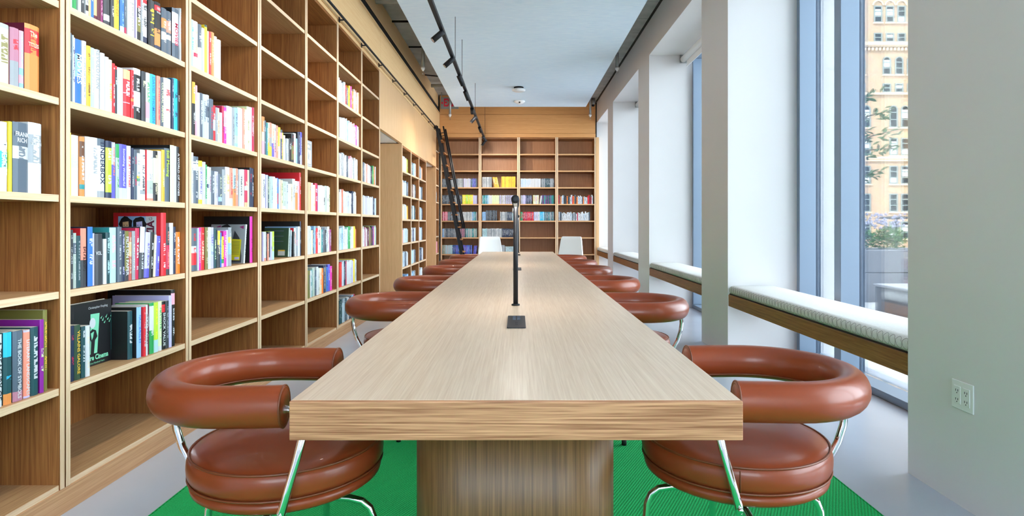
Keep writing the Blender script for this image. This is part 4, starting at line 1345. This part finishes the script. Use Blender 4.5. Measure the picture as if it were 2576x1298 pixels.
# --- everything farther: one mesh of many books
class Mass:
    def __init__(s): s.V = []; s.F = []; s.C = []; s.I = []; s.U = []
    def add(s, w, d, h, p, face, c, ink, lean=0, bands=()):
        V, Fc, Cc, Ik, UV, pg = book_geo(w, d, h, c, c, RGB[ink], bands, rnd.random(), False)
        n = len(V)
        (x0, y0, z0), (x1, y1, z1) = pg
        V = V + [(x0, y0, z0), (x1, y0, z0), (x1, y1, z0), (x0, y1, z0), (x0, y0, z1), (x1, y0, z1), (x1, y1, z1), (x0, y1, z1)]
        pf = [(3, 2, 1, 0), (4, 5, 6, 7), (0, 1, 5, 4), (1, 2, 6, 5), (2, 3, 7, 6), (3, 0, 4, 7)]
        Fc = Fc + [tuple(n + i for i in f) for f in pf]
        pc = hexc('E4DDCF')
        Cc = Cc + [(*pc, h)] * 6; Ik = Ik + [(*pc, 0)] * 6; UV = UV + [(-1, 0)] * 24
        R = Matrix.Translation(p) @ Matrix.Rotation(0 if face == 'x' else -PI / 2, 4, 'Z') @ Matrix.Rotation(lean, 4, 'X')
        m = len(s.V)
        s.V += [tuple(R @ Vector(v)) for v in V]; s.F += [tuple(m + i for i in f) for f in Fc]
        s.C += Cc; s.I += Ik; s.U += UV
    def build(s, name, label, cat):
        me = book_mesh(s.V, s.F, s.C, s.I, s.U); me.name = name
        o = link(name, me); tag(o, label, cat, None, 'stuff'); return o
FB = Mass()
def frun(k, x0, x1, ylo, cols, sh, h0=.2, h1=.25, wmin=.016, wmax=.036, fill=None):
    ya, yb = max(F * -XS / (VX - x0), ylo + .03), F * -XS / (VX - x1)
    y = ya; i = 0; cols = cols.split()
    while y < yb - .01:
        wd = min(rnd.uniform(wmin, wmax), yb - y)
        cc, ik = cols[int((y - ya) / (yb - ya) * len(cols)) % len(cols)].split('.')
        h = rnd.uniform(h0, h1)
        FB.add(wd - .001, h * .7, h, (XS - rnd.uniform(0, .01), y + wd / 2, sh[k] + .0006), 'x', cc, ik)
        y += wd
D5, D6 = DIV[5], DIV[6]
frun(6, 855, 905, D5, 'W.LG PB.SL GY.W W.K R.W SL.W Y.K SL.W MG.W O.W C.LG W.LG SA.W W.LG TN.C', SH)
frun(5, 855, 903, D5, 'LG.SL W.LG PB.W W.GY LB.W W.LG PB.SL LG.W C.W PK.CR MG.W W.LG', SH)
frun(4, 855, 900, D5, 'LG.K GY.W LG.GY W.GY SL.W W.LG PK.W LG.N GY.W W.LG LG.K', SH)
frun(3, 855, 897, D5, 'W.GY SA.W W.LG W.LB LG.GY PB.PL W.K N.W LG.W W.LG', SH)
frun(2, 855, 897, D5, 'PB.SL LB.N W.SL W.LG PC.SL G.W W.GY W.LG Y.LM O.T', SH)
frun(1, 856, 898, D5, 'R.O PB.W N.W CR.SL W.LG W.LG W.K LV.W Y.C LG.K', SH, .23, .26)
frun(0, 855, 895, D5, 'DT.W PB.W SL.PC W.LB N.W LB.SL CR.W', SH)
frun(4, 914, 947, D6, 'SL.W W.LG SA.W W.LG LV.W K.W G.Y OR.W W.LG', SH, .2, .24)
frun(3, 914, 947, D6, 'LG.W LV.W W.LG W.PB W.LG N.W PB.W', SH, .2, .23)
frun(2, 914, 947, D6, 'W.MV MV.W W.R MN.W OL.R K.R PU.W C.SA SG.PC', SH, .2, .25)
G2C = ['W.LG LG.W W.PG C.LM LM.W', 'LG.SL SL.W LB.SL LG.K', 'W.SL SL.W LG.GY OR.C', 'LG.W W.LG PB.W SL.W', 'K.W BR.W W.LG CH.W', 'CR.W LG.W SL.W', 'W.LG C.W LG.W MU.O',
       'LG.SL SL.PG PB.W DT.W', 'CR.W SL.LV PB.W N.W', 'R.SA W.LG PB.SL SG.W', 'SL.W W.SL N.LV LG.W', 'N.W LV.SL PB.W SL.W', 'LG.SL PB.K SL.W W.LG', 'W.LG PC.W LG.W SL.W', 'PB.SL SL.W N.W LG.W',
       'SL.PB LB.W', 'PB.W LB.SL GY.W', 'SL.W LG.W']
for r in range(6):
    for c in range(3):
        ya, yb = G2[c] + .03, G2[c + 1] - .03
        f = [.9, .78, .72][c] - .1 * rnd.random()
        xa, xb = VX - F * -XS / ya, VX - F * -XS / (ya + (yb - ya) * f)
        frun(5 - r, xa, xb, G2[c], G2C[r * 3 + c], SH2, .2, .245)
frun(1, VX - F * 1.822 / 13.05, VX - F * 1.822 / 13.34, 12.9, 'CR.PK PK.W', SH, .24, .26)
frun(4, VX - F * 1.822 / 12.98, VX - F * 1.822 / 13.2, 12.9, 'PB.W SL.W', SH, .2, .24)
FB.build('distant_books', 'many mixed books in the farther bookcases along the long wall', 'books')
EBK = Mass()
def erun(i, k, segs, h0=.195, h1=.205, wd0=.0135):
    """journals on the end wall: 'x0 x1 colour ink [height] [lean]'"""
    for sgm in segs.split(';'):
        tk = sgm.split(); xa, xb = (float(q) for q in tk[:2]); cols = tk[2].split(','); ik = tk[3]
        hh = float(tk[4]) if len(tk) > 4 else None; ln = float(tk[5]) if len(tk) > 5 else 0
        A, B_ = (xa - VX) * (YB + .02) / F, (xb - VX) * (YB + .02) / F
        x = A
        while x < B_ - .004:
            wd = min(rnd.uniform(.8, 1.25) * wd0, B_ - x)
            h = hh + rnd.uniform(-.003, .003) if hh else rnd.uniform(h0, h1)
            EBK.add(wd - .0008, .15, h, (x + wd / 2, YB + .022, SHB[k] + .0006 + abs(ln) * wd * .5), '-y', rnd.choice(cols), ik, ln)
            x += wd
erun(0, 5, '1112.5 1150 SL,GY W;1150 1165 GY,LG SL;1166 1184 LV,LG W;1184 1200 VI,SL LB')
erun(0, 4, '1112.5 1162 SL,GY,CH W;1163 1190 LM,Y W .21;1190 1200 LV,PB W')
erun(0, 3, '1112.5 1126 CR,PK W;1126 1162 SL,GY LG;1163 1187 LG,W,GY SL;1187 1197 LB,T W;1197 1200 GY W')
erun(0, 2, '1112.5 1117 LB W;1117 1150 SL,GY LG;1150 1170 MV,SL PK;1171 1200 SG,GY,T W')
erun(0, 1, '1112.5 1121 OL,SG W;1121 1138 PC,LG W;1138 1188 VI,N,B LV;1190 1198 VI PC .19 -.12')
erun(1, 5, '1213 1237 GY,LG SL .235;1244 1256 MU,Y W .235 .22;1261 1297 Y,MU O .245')
erun(1, 4, '1213 1230 PC,LB,T W;1230 1248 W,PG LG;1248 1255 PG W;1255 1297 GY,LV,LG MN')
erun(1, 3, '1213 1222 LB,PB SL;1222 1250 SL,CH GY .235;1258 1275 LG,GY SL;1275 1289 SL,N LG;1289 1297 PC W')
erun(1, 2, '1213 1225 PC,PB SL;1225 1263 GY,LG SL;1263 1297 N,CH W')
erun(1, 1, '1213 1217 LM W;1217 1270 LG,GY W;1271 1297 PC,LG SL .17')
erun(2, 5, '1309.5 1335 PB,W LB;1335 1360 W,LG LG;1361 1394 GY,DT,SL LG')
erun(2, 4, '1309.5 1322 GY,LV W;1322 1338 SL,N LV;1341 1356 PG,W R;1357 1361 W PK .19 -.15;1363 1394 DT,T,PU G')
erun(2, 3, '1309.5 1315 G,T R;1315 1342 CR,R,MN W;1343 1357 LV,W SL;1357 1370 PC,CY W;1371 1394 T,SL,GY W')
erun(3, 4, '1405 1492 W,W,LG,CH,R,SL,W,O,PB K', .15, .21, .024)
erun(3, 3, '1405 1484 W,LG,SL,W,VI,PB,CR,W K', .15, .21, .024)
EBK.build('distant_journals', 'rows of thin journals on the end wall shelves', 'journals')

# ------------------------------------------------------------------ outside
ter = struct('terrace_ground', (2.81, -30, -0.25), (16, 14, -0.05), M['paving'])
st = struct('street_ground', (-60, 14.01, -3.4), (90, 120, -3.2), M['paving'])
pl = thing('planter', 'long grey concrete planter outside the window', 'planter', (7.5, 9.4, -.05))
boxobj('upper_course', (-3.2, -.4, .4525), (4.5, .6, .80), M['planter'], pl, .01)
boxobj('lower_course', (-3.2, -.4, 0), (4.5, .6, .448), M['planter'], pl, .01)
pb = thing('stone_bench', 'low pale stone box in front of the long planter', 'bench', (6.0, 7.9, -.05))
boxobj('slab_top', (-1.05, -.5, .335), (1.5, .3, .37), M['slab'], pb, .01)
boxobj('body', (-1.03, -.48, 0), (1.48, .28, .334), M['planter'], pb, .01)
def leaf_mesh(name, l, wd, m):
    vs = [(0, 0, 0), (l * .35, wd * .5, .01), (l * .7, wd * .42, .012), (l, 0, -.004), (l * .7, -wd * .42, .012), (l * .35, -wd * .5, .01), (l * .5, 0, -.004)]
    return MB().add(vs, [(0, 6, 1), (1, 6, 2), (2, 6, 3), (3, 6, 4), (4, 6, 5), (5, 6, 0)], True).mesh(name, m)
lf = leaf_mesh('leaf', .115, .042, M['leaf'])
tr2 = thing('terrace_tree', 'green leafy tree outside, its twigs reaching across the pane', 'tree', (4.80, 8.55, -.05))
MB().tube([(0, 0, 0), (.02, .02, 1.2), (.0, .0, 2.4), (.03, 0, 3.6)], [.06, .05, .04, .015], 10).build('trunk', M['bark'], tr2)
TW_ = [((0, 0, 1.75), (.50, .1, 1.98)), ((0, 0, 2.15), (.62, -.05, 2.30)), ((0, 0, 2.3), (.75, .05, 2.58)), ((0, 0, 2.6), (.62, 0, 2.85)), ((0, 0, 2.9), (.45, .1, 3.12)), ((0, 0, 2.1), (.35, .2, 2.55)), ((0, 0, 2.5), (-.5, .1, 2.9)), ((0, 0, 2.0), (-.5, -.1, 2.3)), ((0, 0, 3.2), (-.3, 0, 3.6))]
for a, b in TW_:
    A, B_ = Vector(a), Vector(b)
    MB().tube([A, A.lerp(B_, .5) + Vector((0, 0, .05)), B_], [.014, .010, .004], 6).build('branch', M['bark'], tr2)
    for k in range(24):
        f = .3 + .7 * k / 23
        p = A.lerp(B_, f) + Vector((rnd.uniform(-.06, .06), rnd.uniform(-.08, .08), rnd.uniform(-.07, .07)))
        o = link('leaf', lf, tr2); o.location = p
        o.rotation_euler = (rnd.uniform(-.9, .9), rnd.uniform(-.9, .5), rnd.uniform(-2.2, 1.2))
        s = rnd.uniform(.8, 1.25); o.scale = (s, s, s)
def shrub(x, y, z, rx, h, label, flowers):
    t = thing('shrub', label, 'shrub', (x, y, z), 0, 'shrubs growing in the terrace planter')
    b = MB(); fl = MB()
    for k in range(650):
        q = rnd.uniform(0, 2 * PI); r = rx * math.sqrt(rnd.random()); zz = h * rnd.random() ** .8
        p = Vector((r * math.cos(q), r * math.sin(q) * .6, max(0.002, zz * (1 - .4 * (r / rx) ** 2))))
        e = Matrix.Translation(p) @ Matrix.Rotation(rnd.uniform(0, 6.28), 4, 'Z') @ Matrix.Rotation(rnd.uniform(-1, .4), 4, 'Y')
        l = rnd.uniform(.05, .09)
        b.add([e @ Vector(v) for v in ((0, 0, 0), (l * .5, l * .22, .008), (l, 0, 0), (l * .5, -l * .22, .008))], [(0, 3, 2, 1)])
    o = b.build('foliage', M['shrub'], t); o['kind'] = 'stuff'
    MB().tube([(0, 0, -.001), (0, 0, h * .6)], .012, 6).build('stem', M['bark'], t)
    if flowers:
        for k in range(60):
            q = rnd.uniform(0, 2 * PI); r = rx * math.sqrt(rnd.random()); zz = h * rnd.uniform(.9, 1.55)
            p = Vector((r * math.cos(q), r * math.sin(q) * .5, zz)); l = .022
            e = Matrix.Translation(p) @ Matrix.Rotation(rnd.uniform(0, 6), 4, 'Z')
            fl.add([e @ Vector(v) for v in ((l, 0, 0), (0, l, 0), (-l, 0, 0), (0, -l, 0), (0, 0, l * 1.6), (0, 0, -l))], [(0, 1, 4), (1, 2, 4), (2, 3, 4), (3, 0, 4), (1, 0, 5), (2, 1, 5), (3, 2, 5), (0, 3, 5)])
        fl.build('flowers', M['flower'], t)['kind'] = 'stuff'
for i, (x, lb) in enumerate(((5.0, 'green shrub at the planter end behind the tree trunk'), (5.45, 'green shrub with lilac flowers below the tree twigs'), (5.95, 'green shrub with lilac flowers in front of the street lamp'),
                            (6.7, 'green shrub with lilac flowers past the street lamp'), (7.4, 'green shrub farther along the planter'))):
    shrub(x, 9.45, .752, .27, .36, lb, True)
sl = thing('street_lamp', 'thin street lamp with a flat wide hood beyond the planter', 'street lamp', (16.1, 25.0, -3.2))
MB().tube([(0, 0, 0), (0, 0, 4.55)], [.07, .05], 10).build('post', M['black'], sl)
MB().lathe([(.06, 4.55), (.85, 4.60), (.55, 4.66), (.1, 4.70), (0, 4.71)], 20).build('hood', M['black'], sl)
# far buff-brick tower
BY = 70.0
def bx(x): return (x - VX) / F * BY
def bz(y): return CZ + (VY - y) / F * BY
fbu = thing('brick_tower', 'tall buff brick building with rows of sash windows across the street', 'building', (0, BY, -3.2))
boxobj('facade_wall', (26, 0, 0), (74, 12, 52), M['brick'], fbu)
ZB = 3.2
def wnd_mesh(wd, h, arch):
    fr = MB(); gl = MB(); hw = wd / 2
    def outline(k):
        a = hw - k
        if not arch: return [(-a, k), (a, k), (a, h - k), (-a, h - k)]
        return [(-a, k), (a, k)] + [(a * math.cos(PI * i / 10), h - hw + a * math.sin(PI * i / 10)) for i in range(11)]
    o, i_ = outline(0), outline(.13)
    n = len(o)
    vs = [(x, -.10, z) for x, z in o] + [(x, -.10, z) for x, z in i_] + [(x, 0, z) for x, z in o] + [(x, -.02, z) for x, z in i_]
    fs = []
    for k in range(n):
        l = (k + 1) % n
        fs += [(k, l, n + l, n + k), (2 * n + k, 2 * n + l, l, k), (n + k, n + l, 3 * n + l, 3 * n + k)]
    fr.add(vs, fs)
    for z in (h * .36, h * .68) if h > 1.5 else (h * .5,): fr.box((-hw + .12, -.08, z - .05), (hw - .12, -.03, z + .05))
    gl.add([(x, -.025, z) for x, z in i_], [tuple(range(n))])
    return fr.mesh('window', M['bwin']), gl.mesh('pane', M['bglass'])
ROWS = [(15, 57, 0, 'A'), (83, 106, 0, 'A'), (142, 188, 1, 'B'), (210, 233, 0, 'B'), (265, 321, 1, 'C'), (347, 391, 0, 'C'), (417, 463, 0, 'C'), (487, 533, 0, 'C'), (557, 600, 0, 'C'), (-55, -10, 0, 'A'), (-130, -85, 0, 'A'), (-200, -155, 0, 'A')]
CX = {'A': [2208, 2238, 2267], 'B': [2230, 2261, 2291], 'C': [2247, 2276, 2305]}
for (ya, yb, arch, st_) in ROWS:
    h = bz(ya) - bz(yb); wd = .98
    wm, gm = wnd_mesh(wd, h, arch)
    bm_ = MB().box((-wd / 2 + .14, -.029, h * .42), (wd / 2 - .14, -.026, h * .80)).mesh('blind', M['bblind'])
    bm2 = MB().box((-wd / 2 + .14, -.029, h * .08), (wd / 2 - .14, -.026, h * .34)).mesh('blind', M['bblind'])
    sill = MB().box((-wd / 2 - .1, -.2, -.16), (wd / 2 + .1, 0, -.001)).mesh('sill', M['bstone'])
    hood = None
    if ya == 15:
        hood = MB().tube([((wd * .62) * math.cos(PI * k / 10), -.08, h + .02 + wd * .6 * math.sin(PI * k / 10)) for k in range(11)], .09, 6).mesh('hood_mould', M['bstone'])
    for g in range(-2, 3):
        for j, c in enumerate(CX[st_]):
            x = bx(c + g * 126)
            if not 27 < x < 73: continue
            o = link('window', wm, fbu); o.location = (x, -.001, bz(yb) + ZB)
            link('pane', gm, o)
            if rnd.random() < .62: link('blind', bm_, o)
            if rnd.random() < .35 and h > 1.5: link('blind', bm2, o)
            link('sill', sill, o)
            if hood: link('hood_mould', hood, o)
for y0, y1, d in ((108, 116, .5), (116, 119, .3), (234, 239, .3), (395, 400, .4), (400, 406, .25)):
    boxobj('string_course', (26, -d, bz(y1) + ZB), (74, 0, bz(y0) + ZB), M['bstone'], fbu)
dn = MB()
x = 26.2
while x < 73.6:
    dn.box((x, -.28, bz(128) + ZB), (x + .22, 0, bz(121) + ZB)); x += .44
dn.build('dentils', M['bstone'], fbu)['kind'] = 'stuff'

# lettering becomes plain mesh
bpy.context.view_layer.update()
dg = bpy.context.evaluated_depsgraph_get()
for o in [q for q in COL.objects if q.type == 'FONT']:
    me = bpy.data.meshes.new_from_object(o.evaluated_get(dg))
    n = bpy.data.objects.new(o.name, me); nm = o.name
    COL.objects.link(n); n.parent = o.parent; n.location = o.location; n.rotation_euler = o.rotation_euler; n.scale = o.scale
    bpy.data.objects.remove(o); n.name = nm
